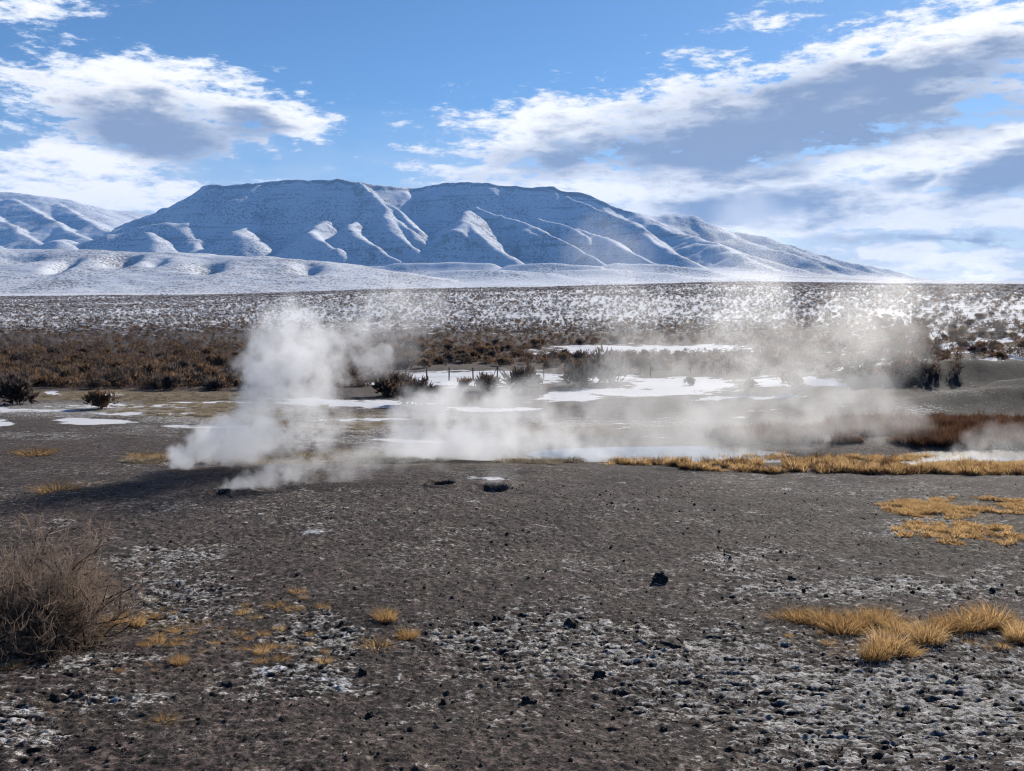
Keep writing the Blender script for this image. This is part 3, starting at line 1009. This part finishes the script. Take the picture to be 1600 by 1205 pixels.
# brown belt behind the fence, thinning into the snowy plain
p = region(4200, -150, 1450, 500, 572, .8); p = p[snow_at(p) < .25]; add(p, .9, 1.7)
p = region(1100, -150, 620, 540, 609, 1); p = p[snow_at(p) < .25]; add(p, 1.2, 2.3)
p = region(500, 560, 1500, 536, 590, 1); p = p[snow_at(p) < .25]; add(p, .9, 1.6)
p = region(1100, 1180, 1750, 462, 590, .8); p = p[p[:, 1] > 72]; add(p, .9, 1.6)
P_ = np.vstack(pts); S_ = np.concatenate(scl)
scatter('sagebrush_belt', P_ - [0, 0, .03], S_, sage_small, rng.integers(0, 4, len(P_)), 'mass of small brown sagebrush across the plain behind the fence', 'sagebrush')
# snow-dusted scrub on the far rise
n = 75000
dd = np.sqrt(rng.uniform(150 ** 2, 720 ** 2, n))
uu = rng.uniform(-180, 1780, n)
X_, Y_ = (uu - 800) / F * dd, dd
Z_ = ground_z(X_, Y_)
U_, V_ = project(X_, Y_, Z_)
ok = (V_ < 520) & (.7 * fbm(X_, Y_, 60, 3, .5, 77) + .6 * fbm(X_ / 6, Y_, 50, 2, .5, 79) > rng.uniform(-1.2, .45, n))
P_ = np.stack([X_, Y_, Z_ - .04], 1)[ok]
pk = np.where(rng.uniform(0, 1, len(P_)) < .68, rng.integers(0, 4, len(P_)), rng.integers(4, 7, len(P_)))
far_kinds = [o.copy() for o in sage_small] + sage_snow
scatter('snowy_scrub', P_, rng.uniform(.9, 2.0, len(P_)), far_kinds, pk, 'countless snow-dusted sagebrush on the far rise below the mountain', 'sagebrush', zscale=rng.uniform(.7, 1.0, len(P_)))

# ------------------------------------------------------------------ big bare bush at left
def grow_bush(seed, height, width):
    g = np.random.default_rng(seed)
    stems, twigs = [], []

    def limb(p, d, L, r, lvl):
        segs = 5 if lvl == 0 else (4 if lvl == 1 else 2)
        pts_ = [p]
        for k in range(segs):
            d = d + g.normal(size=3) * (.30 if lvl < 2 else .35) + np.array([0, 0, .03 if lvl < 2 else .04])
            d = d / np.linalg.norm(d)
            if pts_[-1][2] < .05:
                d[2] = abs(d[2])
            p = p + d * L / segs
            pts_.append(p)
        (stems if lvl < 2 else twigs).append((pts_, r))
        if lvl < 3:
            for k in range((8, 9, 9)[lvl]):
                i = g.integers(1, len(pts_))
                t = g.uniform(0, 1)
                q = pts_[i - 1] * (1 - t) + pts_[i] * t
                dd_ = d * .35 + g.normal(size=3) * .62 + np.array([0, 0, .16])
                dd_ /= np.linalg.norm(dd_)
                limb(q, dd_, L * g.uniform(.42, .68), r * .5, lvl + 1)
    for k in range(42):
        a = g.uniform(0, 6.283)
        sp = g.uniform(.2, 1.9)
        d = np.array([math.cos(a) * sp, math.sin(a) * sp, 1.0 if g.uniform() < .7 else .35])
        d /= np.linalg.norm(d)
        limb(np.array([math.cos(a) * g.uniform(0, .18), math.sin(a) * g.uniform(0, .18), -.03]), d, height * g.uniform(.5, .74), .017, 0)

    def tubes(chains, sides):
        V, Fc, T = [], [], []
        base = 0
        for n in sorted({len(c[0]) for c in chains}):
            C = np.array([c[0] for c in chains if len(c[0]) == n])
            rad = np.array([c[1] for c in chains if len(c[0]) == n])
            m = len(C)
            d = np.empty_like(C)
            d[:, 1:-1] = C[:, 2:] - C[:, :-2]; d[:, 0] = C[:, 1] - C[:, 0]; d[:, -1] = C[:, -1] - C[:, -2]
            a = unit(np.cross(d, np.array([.3, .5, .8]) + g.normal(size=(m, 1, 3)) * .6))
            b_ = unit(np.cross(d, a))
            rr_ = rad[:, None] * (1 - .75 * np.arange(n) / (n - 1))
            an = 2 * math.pi * np.arange(sides) / sides
            W = C[:, :, None, :] + (a[:, :, None, :] * np.cos(an)[:, None] + b_[:, :, None, :] * np.sin(an)[:, None]) * rr_[:, :, None, None]
            V.append(W.reshape(-1, 3))
            T.append(np.clip(np.repeat(g.uniform(0, .6, m), n * sides) + W.reshape(-1, 3)[:, 2] * .35, 0, 1))
            i0 = base + np.arange(m)[:, None, None] * n * sides + np.arange(n - 1)[None, :, None] * sides
            s1 = np.arange(sides if sides > 2 else 1)[None, None, :]
            s2 = (s1 + 1) % sides
            Fc.append(np.stack([i0 + s1, i0 + s2, i0 + sides + s2, i0 + sides + s1], -1).reshape(-1, 4))
            base += m * n * sides
        return np.vstack(V), np.vstack(Fc), np.concatenate(T)
    return tubes(stems, 3), tubes(twigs, 2)


p = hit(48, 1002)[0][0]
p = hit(40, 1004)[0][0]
bush = bpy.data.objects.new('bare_bush', None)
col.objects.link(bush)
bush.location = (p[0], p[1], p[2])
thing(bush, 'bare_bush', 'large twiggy grey-brown bare bush at the left edge of the foreground', 'bush')
(sv_, sf_, st_), (tv_, tf_, tt_) = grow_bush(77, 1.35, 2.0)
zmax = tv_[:, 2].max(); K = np.array([1.0, .9, 1.0]) * (1.6 / zmax)
mesh_obj('branches', sv_ * K, sf_, m_bark, parent=bush, attrs={'tone': st_})
mesh_obj('twigs', tv_ * K, tf_, m_twig, parent=bush, attrs={'tone': tt_})

# ------------------------------------------------------------------ golden grass
tufts = [tuft_mesh('grass_kind', 500 + i, m_gold, 520, .5, .5 + .1 * i, .0065) for i in range(4)]
tuft_flat = [tuft_mesh('grass_flat', 520 + i, m_gold, 170, .5, 1.0, .010) for i in range(3)]
tuft_reed = [tuft_mesh('reed_kind', 560 + i, m_reed, 90, .5, .3, .014) for i in range(3)]
tuft_coarse = [tuft_mesh('grass_coarse', 580 + i, m_gold, 60, .5, .55, .03) for i in range(3)]
tuft_pale = [tuft_mesh('grass_pale', 540 + i, m_pale, 110, .5, .8, .018) for i in range(3)]

ROW = 'golden tussocks in the lower right row'
row = [(1222, 966, 40, 14), (1250, 968, 50, 20), (1285, 974, 55, 28), (1318, 986, 55, 36), (1345, 976, 45, 30), (1376, 974, 48, 34), (1402, 986, 40, 26), (1448, 1002, 52, 46), (1480, 984, 50, 30), (1512, 980, 52, 34), (1545, 976, 56, 42), (1572, 984, 46, 30), (1595, 1002, 44, 42)]
ords = ['leftmost', 'second', 'third', 'fourth', 'fifth', 'sixth', 'seventh', 'eighth', 'ninth', 'tenth', 'eleventh', 'twelfth', 'rightmost']
named = [(u, v, w, h, (f'{o} golden grass tussock from the left in the lower right row' if o not in ('leftmost', 'rightmost') else f'{o} golden grass tussock in the lower right row')) for (u, v, w, h), o in zip(row, ords)]
named += [
    (1388, 1020, 58, 50, 'tall golden tussock standing just below the middle of the lower right row'),
    (1366, 1030, 40, 38, 'golden tussock nearest the camera below the lower right row'),
    (1415, 1022, 42, 24, 'low golden tussock right of the two below the lower right row'),
    (602, 968, 36, 22, 'orange grass tuft standing alone left of centre in the foreground'),
    (637, 996, 32, 18, 'orange grass tuft right of a wider low one, left of centre'),
    (588, 1011, 46, 14, 'wide low orange grass tuft left of centre on frosted crust'),
    (505, 1035, 26, 13, 'small orange tuft on the edge of the frosted crust'),
    (465, 926, 28, 11, 'small upper orange tuft on bare soil left of centre'),
    (430, 946, 30, 10, 'low orange tuft left of the uppermost small one'),
    (458, 952, 24, 9, 'tiny orange tuft just below the uppermost small one'),
    (380, 958, 20, 11, 'orange tuft at the right edge of the pale frost patch'),
    (214, 978, 24, 22, 'bright orange tuft just right of the bare bush'),
    (152, 998, 20, 24, 'orange tuft at the right foot of the bare bush'),
    (176, 976, 34, 20, 'straw tuft between the bare bush and the bright orange tuft'),
    (280, 986, 34, 10, 'low straw tuft on soil right of the bush'),
    (280, 1036, 28, 16, 'straw tuft in the soil below the frost patch at left'),
    (70, 996, 26, 18, 'dry tuft in the shade under the bare bush'),
    (450, 1012, 22, 10, 'small tuft beside the frosted crust, upper of two'),
    (440, 1030, 24, 10, 'small tuft beside the frosted crust, lower of two'),
    (255, 1128, 40, 12, 'thin low tuft near the lower left corner'),
    (16, 1044, 30, 14, 'dry tuft at the left edge below the bush'),
    (55, 710, 52, 14, 'pale golden cushion of grass on dark soil at far left'),
    (222, 716, 40, 13, 'golden grass cushion left of the first steam vent'),
    (248, 717, 34, 12, 'golden grass cushion touching the first steam plume'),
    (90, 766, 60, 14, 'dead weed patch on the dark soil at far left'),
]
for i, (u, v, w, h, label) in enumerate(named):
    p = hit(u, v)[0][0]
    q = p[1] / F / .85
    src = (tufts[i % 4] if h > 15 else tuft_flat[i % 3])
    put(src, 'grass_tussock', (p[0], p[1], p[2] - .01), w * q * 1.15, rng.uniform(0, 6.28), label, 'grass', ROW if i < 13 else None, sz=h * q * 1.15)


def grass_mass(name, n, boxes, variants, s, z, label):
    ps = []
    for (u, v, ru, rv, wgt) in boxes:
        m = int(n * wgt)
        a, q = rng.uniform(0, 6.283, m), np.sqrt(rng.uniform(0, 1, m))
        p, ok = hit(u + ru * q * np.cos(a), v + rv * q * np.sin(a))
        ps.append(p[ok])
    ps = np.vstack(ps)
    ps = ps[(fbm(ps[:, 0], ps[:, 1], 1.8, 3, .6, 88) + .5 * perlin(ps[:, 0] / .5, ps[:, 1] / .5, 12) > -.1)]
    return scatter(name, ps - [0, 0, .015], rng.uniform(s[0], s[1], len(ps)), variants, rng.integers(0, len(variants), len(ps)), label, 'grass', zscale=rng.uniform(z[0], z[1], len(ps)))


grass_mass('bank_grass', 2600, [(1330, 728, 280, 13, .8), (1180, 726, 130, 5, .25), (1540, 735, 110, 7, .25), (1000, 724, 90, 3, .05)], [o.copy() for o in tuft_coarse] + [o.copy() for o in tuft_reed[:1]], (.2, .5), (.35, 1.0), 'golden grass strip along the near bank of the steaming stream')
grass_mass('meadow_grass', 1300, [(1530, 815, 150, 38, .8), (1440, 795, 80, 10, .2), (1500, 790, 150, 8, .2)], [o.copy() for o in tuft_coarse], (.10, .30), (.3, .8), 'low golden grass mat on the right below the stream bank')
grass_mass('straw_grass', 800, [(330, 640, 190, 12, .5), (230, 620, 190, 7, .3), (590, 715, 120, 10, .25), (350, 722, 150, 4, .15), (900, 722, 160, 3, .1), (540, 665, 80, 8, .1)], tuft_pale, (.3, .7), (.25, .5), 'pale straw-coloured grass on the flats behind the steam vents')
grass_mass('red_reeds', 1200, [(1520, 680, 150, 20, .8), (1400, 668, 120, 16, .4), (1250, 682, 140, 12, .3), (1560, 665, 120, 10, .3)], tuft_reed, (.4, .9), (.35, .95), 'red-brown dead reeds along the far bank at right')
grass_mass('foreground_weeds', 130, [(240, 985, 70, 40, .4), (420, 985, 110, 60, .25), (200, 1060, 200, 60, .2), (1400, 1000, 190, 28, .4)], [o.copy() for o in tuft_flat], (.08, .2), (.3, .8), 'thin dry weeds scattered on the foreground soil')

# ------------------------------------------------------------------ clods and stones, two lumps standing in for dark hollows
clods = [clod_mesh('clod_kind', i + 1, m_clod) for i in range(5)]
for i, (u, v, w, h, label) in enumerate([
        (1032, 908, 27, 19, 'largest dark rounded rock on the soil right of centre'),
        (892, 975, 24, 14, 'black flat clod on the frosted crust near the centre'),
        (828, 1098, 26, 18, 'dark clod on the frosted crust low in the centre'),
        (567, 1054, 14, 16, 'upright dark clod at the left end of the central crust'),
        (936, 1056, 18, 14, 'small black clod on the crust below the centre'),
        (1045, 1010, 46, 14, 'long dark lump standing in for a shaded hollow right of centre'),  # added dark lump in place of the shade in a hollow
        (122, 1086, 26, 14, 'black clod on the soil near the left edge'),
        (314, 1126, 16, 12, 'dark clod on bare soil at lower left'),
        (366, 1070, 40, 12, 'long dark lump standing in for a shaded hollow left of centre'),  # another hollow whose shade is built as a dark lump
        (346, 921, 8, 6, 'small dark stone in the pale frost patch'),
        (578, 1120, 14, 14, 'dark clod on bare soil low and left of centre'),
        (754, 1198, 18, 12, 'dark clod at the bottom edge of the picture'),
        (1238, 905, 14, 9, 'dark stone on the frost strip right of the large rock'),
        (1060, 1004, 18, 12, 'dark clod beside the long hollow right of centre')]):
    p = hit(u, v)[0][0]
    q = p[1] / F
    put(clods[i % 5], 'clod_or_hollow' if i else 'rock', (p[0], p[1], p[2] - .02), w * q, rng.uniform(-.4, .4), label, 'rock', sz=h * q * 1.35)
n = 4200
dd = rng.uniform(4.6, 22, n) ** 1.0
uu = rng.uniform(-80, 1680, n)
X_, Y_ = (uu - 800) / F * dd, dd
P_ = np.stack([X_, Y_, ground_z(X_, Y_)], 1)
scatter('gravel', P_, .013 * np.exp(rng.normal(0, .45, n)) * (1 + dd * .02), [c.copy() for c in clods], rng.integers(0, 5, n), 'scattered small dark clods and grit over the foreground soil', 'gravel', tilt=.4)

# ------------------------------------------------------------------ wire fence
m_post, nt, b = new_mat('weathered_post')
nt.links.new(mixc(nt, noise(nt, vmul(nt, texco(nt), (9, 9, 1.5)), 3, 3, .6), (.05, .04, .034), (.16, .13, .11)), b.inputs['Base Color'])
m_wire, nt, b = new_mat('fence_wire')
b.inputs['Base Color'].default_value = (.16, .15, .14, 1)
b.inputs['Roughness'].default_value = .5
fence = bpy.data.objects.new('wire_fence', None)
col.objects.link(fence)
thing(fence, 'wire_fence', 'wire fence on thin dark posts running across the plain', 'fence')
posts = [(-60, 615), (35, 613), (84, 614), (133, 612), (180, 613), (228, 611), (307, 608), (350, 606), (400, 606), (450, 605), (500, 605), (550, 605), (598, 606), (633, 605), (666, 604), (701, 603), (739, 602), (777, 601), (803, 600), (850, 597), (882, 597), (911, 596), (960, 596), (1017, 595), (1080, 594), (1140, 594)]
tops = []


def post_mesh(h, w, lean):
    k = 7
    vs, fs = [], []
    for z, rr_ in ((-.25, w), (h * .5, w * .95), (h - .02, w * .9), (h, w * .55)):
        for i in range(k):
            a = 2 * math.pi * i / k
            vs.append((rr_ * math.cos(a) + lean * z, rr_ * math.sin(a) * .8, z))
    for r_ in range(3):
        for i in range(k):
            fs.append((r_ * k + i, r_ * k + (i + 1) % k, (r_ + 1) * k + (i + 1) % k, (r_ + 1) * k + i))
    me = bpy.data.meshes.new('post')
    me.from_pydata(vs, [], fs + [tuple(range(3 * k, 4 * k))])
    me.materials.append(m_post)
    return me


def bar(name, a, c, w, mat, parent):
    a, c = np.array(a), np.array(c)
    d = unit(c - a)
    s1 = unit(np.cross(d, [0.1, 1, .2])) * w
    s2 = np.cross(d, s1)
    V = [q + s1 * i + s2 * j for q in (a, c) for i, j in ((-1, -1), (1, -1), (1, 1), (-1, 1))]
    return mesh_obj(name, V, [(0, 1, 5, 4), (1, 2, 6, 5), (2, 3, 7, 6), (3, 0, 4, 7), (0, 3, 2, 1), (4, 5, 6, 7)], mat, parent=parent)


line = []
for i, (u, v) in enumerate(posts):
    d = np.interp(u, [-60, 400, 850, 1140], [74, 77, 84, 88])
    x = (u - 800) / F * d * 1.0
    z = float(ground_z(np.array([x]), np.array([d]))[0])
    h = rng.uniform(1.2, 1.4)
    o = bpy.data.objects.new('post', post_mesh(h, rng.uniform(.045, .07), rng.uniform(-.04, .04)))
    col.objects.link(o)
    o.parent = fence
    o.location = (x, d, z)
    line.append((x, d - .05, z, h))
    if u == 777:
        bar('brace', (x - .55, d, z - .05), (x, d, z + h * .95), .03, m_post, fence)
        bar('brace', (x + .75, d, z - .05), (x, d, z + h * .95), .03, m_post, fence)
for hh in (.35, .72, 1.08):
    V, Fc = [], []
    for i, (x, d, z, h) in enumerate(line):
        zz = z + hh
        V += [(x, d, zz - .008), (x, d, zz + .008), (x, d + .014, zz)]
        if i:
            a = (i - 1) * 3
            Fc += [(a, a + 1, a + 4, a + 3), (a + 1, a + 2, a + 5, a + 4), (a + 2, a, a + 3, a + 5)]
    mesh_obj('wire', V, Fc, m_wire, parent=fence)


# ------------------------------------------------------------------ steam
def steam_mat(name, aniso):
    m = bpy.data.materials.new(name)
    m.use_nodes = True
    nt = m.node_tree
    nt.nodes.clear()
    out = nt.nodes.new('ShaderNodeOutputMaterial')
    v = nt.nodes.new('ShaderNodeVolumePrincipled')
    v.inputs['Color'].default_value = (.97, .98, 1, 1)
    v.inputs['Density'].default_value = 0.8
    v.inputs['Anisotropy'].default_value = aniso
    nt.links.new(v.outputs[0], out.inputs['Volume'])
    return m


m_steam = steam_mat('steam', .7)


def steam(name, path, voxel, noise_scale, rough_amp, warp, label, gain=1.9, jitter=.32, per=24, thr=0.0):
    """path: (u, v, distance, radius in photograph pixels, density per metre) down the wind"""
    P, Rd, S = [], [], []
    for seg in path:
        for a, c in zip(seg[:-1], seg[1:]):
            for k in range(per):
                t = (k + rng.uniform(0, 1)) / per
                u, v, d, r_, s_ = (a[i] * (1 - t) + c[i] * t for i in range(5))
                u += rng.normal() * r_ * jitter; v += rng.normal() * r_ * jitter * .7; d2 = d + rng.normal() * r_ * d / F * jitter
                P.append(place(u, v, d2)); Rd.append(r_ * d / F * rng.uniform(.75, 1.15)); S.append(s_)
    P, Rd, S = np.array(P), np.array(Rd), np.array(S)
    lo, hi_ = (P - Rd[:, None]).min(0) - .2, (P + Rd[:, None]).max(0) + .2
    res = np.maximum(((hi_ - lo) / voxel).astype(int), 8)
    me = bpy.data.meshes.new(name)
    me.vertices.add(len(P)); me.vertices.foreach_set('co', P.astype(np.float32).ravel())
    for nm, v in (('radius_m', Rd), ('strength', S)):
        at = me.attributes.new(nm, 'FLOAT', 'POINT'); at.data.foreach_set('value', v.astype(np.float32))
    o = bpy.data.objects.new(name, me)
    col.objects.link(o)
    gt = bpy.data.node_groups.new(name, 'GeometryNodeTree')
    gt.interface.new_socket('Geometry', in_out='INPUT', socket_type='NodeSocketGeometry')
    gt.interface.new_socket('Geometry', in_out='OUTPUT', socket_type='NodeSocketGeometry')
    N = gt.nodes.new
    gi, go = N('NodeGroupInput'), N('NodeGroupOutput')
    pos = N('GeometryNodeInputPosition').outputs[0]
    wc = noise(gt, pos, noise_scale * .8, 2, .55, color=True)
    va = N('ShaderNodeVectorMath'); va.operation = 'SUBTRACT'; gt.links.new(wc, va.inputs[0]); va.inputs[1].default_value = (.5, .5, .5)
    vb = N('ShaderNodeVectorMath'); vb.operation = 'MULTIPLY_ADD'; gt.links.new(va.outputs[0], vb.inputs[0]); vb.inputs[1].default_value = (warp,) * 3; gt.links.new(pos, vb.inputs[2])
    wpos = vb.outputs[0]
    sn = N('GeometryNodeSampleNearest'); sn.domain = 'POINT'
    gt.links.new(gi.outputs[0], sn.inputs['Geometry']); gt.links.new(wpos, sn.inputs['Sample Position'])

    def samp(attr_name, ty):
        na = N('GeometryNodeInputNamedAttribute'); na.data_type = ty; na.inputs['Name'].default_value = attr_name
        si = N('GeometryNodeSampleIndex'); si.data_type = ty; si.domain = 'POINT'
        gt.links.new(gi.outputs[0], si.inputs['Geometry']); gt.links.new(na.outputs[0], si.inputs['Value']); gt.links.new(sn.outputs[0], si.inputs['Index'])
        return si.outputs[0]
    rad, stg = E(gt, samp('radius_m', 'FLOAT')), E(gt, samp('strength', 'FLOAT'))
    pr = N('GeometryNodeProximity'); pr.target_element = 'POINTS'
    gt.links.new(gi.outputs[0], pr.inputs[0]); gt.links.new(wpos, pr.inputs['Sample Position'] if 'Sample Position' in pr.inputs else pr.inputs[2])
    dist = E(gt, pr.outputs['Distance'])
    fb = noise(gt, pos, noise_scale * 1.3, 6, .7)
    fb2 = noise(gt, pos, noise_scale * .33, 2, .5)
    fb3 = noise(gt, wpos, noise_scale * 4.5, 3, .6)
    ker = 1.0 - dist / rad
    dens = ((ker * 1.1 + (fb - .5) * rough_amp + (fb2 - .5) * rough_amp * .55 + (fb3 - .5) * rough_amp * .32 - .26 - thr) * gain).clamp() * stg * (ker * 3.0).clamp()
    vc = N('GeometryNodeVolumeCube')
    gt.links.new(dens.s, vc.inputs['Density'])
    vc.inputs['Min'].default_value = tuple(lo); vc.inputs['Max'].default_value = tuple(hi_)
    for k, ax in enumerate('XYZ'):
        vc.inputs['Resolution ' + ax].default_value = int(res[k])
    smn = N('GeometryNodeSetMaterial'); smn.inputs['Material'].default_value = m_steam
    gt.links.new(vc.outputs[0], smn.inputs[0]); gt.links.new(smn.outputs[0], go.inputs[0])
    o.data.materials.append(m_steam)
    md = o.modifiers.new('steam', 'NODES'); md.node_group = gt
    o['kind'] = 'stuff'; o['label'] = label; o['category'] = 'steam'
    return o


steam('steam_plume', [[(267, 724, 25, 8, 4), (285, 713, 25, 20, 3.4), (320, 700, 25, 31, 2.6), (365, 688, 25.1, 40, 2.2), (420, 680, 25.2, 45, 1.8), (480, 668, 25.4, 44, 1.2), (530, 655, 25.6, 40, .5)],
                      [(400, 680, 25.2, 36, 1.4), (425, 645, 25.5, 46, 1.5), (425, 600, 25.8, 52, 1.5), (440, 560, 26, 54, 1.0), (470, 535, 26.1, 58, 1.0), (515, 540, 26.2, 60, .9), (560, 530, 26.4, 56, .7), (595, 505, 26.6, 50, .5), (625, 485, 26.8, 42, .32), (665, 480, 27, 36, .16)],
                      [(465, 660, 25.6, 44, 1.0), (480, 610, 25.9, 50, 1.0), (500, 570, 26.1, 52, .9)], [(540, 555, 26.3, 44, .4), (600, 545, 26.6, 40, .22), (650, 565, 26.9, 26, .12)]],
      .05, 1.5, 5.5, .55, 'tall white steam plume rising from the left vent')
steam('steam_plume', [[(342, 767, 21, 6, 3), (362, 759, 21, 12, 2.8), (405, 748, 21.2, 21, 2.0), (460, 738, 21.5, 25, 1.3), (530, 728, 22, 26, .8), (600, 716, 22.5, 24, .4), (690, 706, 23.5, 26, .22)]],
      .04, 2.4, 4.5, .35, 'low steam plume streaming right from the nearer vent')
steam('steam_bank', [[(520, 718, 28.3, 14, .15), (560, 712, 28.5, 24, .4), (630, 700, 29, 36, 1.2), (710, 695, 29.5, 46, 1.4), (790, 696, 30, 46, 1.0), (870, 698, 30.5, 40, .7), (960, 698, 31, 34, .4)], [(650, 695, 29, 44, 1.2), (680, 650, 29.5, 52, .9), (700, 615, 30, 46, .6)], [(735, 690, 29.5, 50, 1.1), (780, 640, 30, 52, .6), (815, 610, 30.5, 44, .35)], [(860, 690, 31, 46, .4), (900, 640, 31, 52, .22), (950, 590, 31.5, 50, .1)]],
      .11, .85, 5.0, .9, 'dense white steam bank over the stream in the middle')
steam('steam_bank', [[(880, 694, 32.5, 40, .2), (1000, 684, 33, 52, .22), (1120, 678, 33.5, 56, .22), (1240, 674, 34, 56, .22), (1340, 668, 34.5, 50, .16), (1420, 660, 35, 40, .08)],
                     [(960, 670, 33, 60, .2), (985, 600, 33, 62, .16), (1010, 540, 33, 60, .09), (970, 470, 33, 62, .07), (950, 385, 33, 58, .06)],
                     [(1150, 660, 33.5, 65, .2), (1200, 580, 33.5, 80, .16), (1150, 500, 33.5, 80, .10), (1170, 430, 33.5, 76, .08), (1180, 350, 33.5, 62, .045)],
                     [(1290, 660, 34, 65, .2), (1320, 590, 34, 80, .12), (1350, 520, 34, 80, .1), (1450, 480, 34, 70, .07), (1530, 470, 34, 60, .03)], [(1050, 640, 33, 65, .15), (1090, 570, 33.2, 70, .08), (1060, 500, 33.4, 60, .05)]],
      .16, .6, 3.3, 1.2, 'thin drifting steam veil over the stream at right')
steam('steam_wisp', [[(1470, 714, 31, 12, .3), (1505, 702, 31.2, 22, .3), (1550, 692, 31.4, 28, .2), (1600, 684, 31.6, 30, .15)]], .10, 1.3, 4.0, .4, 'small steam wisp over the water at the right edge')
steam('steam_wisp', [[(765, 758, 21.5, 10, .6), (775, 748, 21.5, 16, .3), (800, 738, 21.6, 20, .15)]], .06, 2.4, 4.0, .2, 'faint steam wisp above the small vent pool')

# ------------------------------------------------------------------ air
hz = bpy.data.materials.new('haze_air')
hz.use_nodes = True
nt = hz.node_tree
nt.nodes.clear()
out = nt.nodes.new('ShaderNodeOutputMaterial')
v = nt.nodes.new('ShaderNodeVolumePrincipled')
v.inputs['Color'].default_value = (.24, .50, .96, 1)
v.inputs['Density'].default_value = 5.5e-5
v.inputs['Anisotropy'].default_value = .1
nt.links.new(v.outputs[0], out.inputs['Volume'])
x0, x1, y0, y1, z0, z1 = -9000, 9000, -2500, 9500, -60, 760
V = [(x, y, z) for z in (z0, z1) for x, y in ((x0, y0), (x1, y0), (x1, y1), (x0, y1))]
mesh_obj('haze', V, [(0, 3, 2, 1), (4, 5, 6, 7), (0, 1, 5, 4), (1, 2, 6, 5), (2, 3, 7, 6), (3, 0, 4, 7)], hz, kind='stuff', label='thin blue haze in the air before the mountain', category='haze')
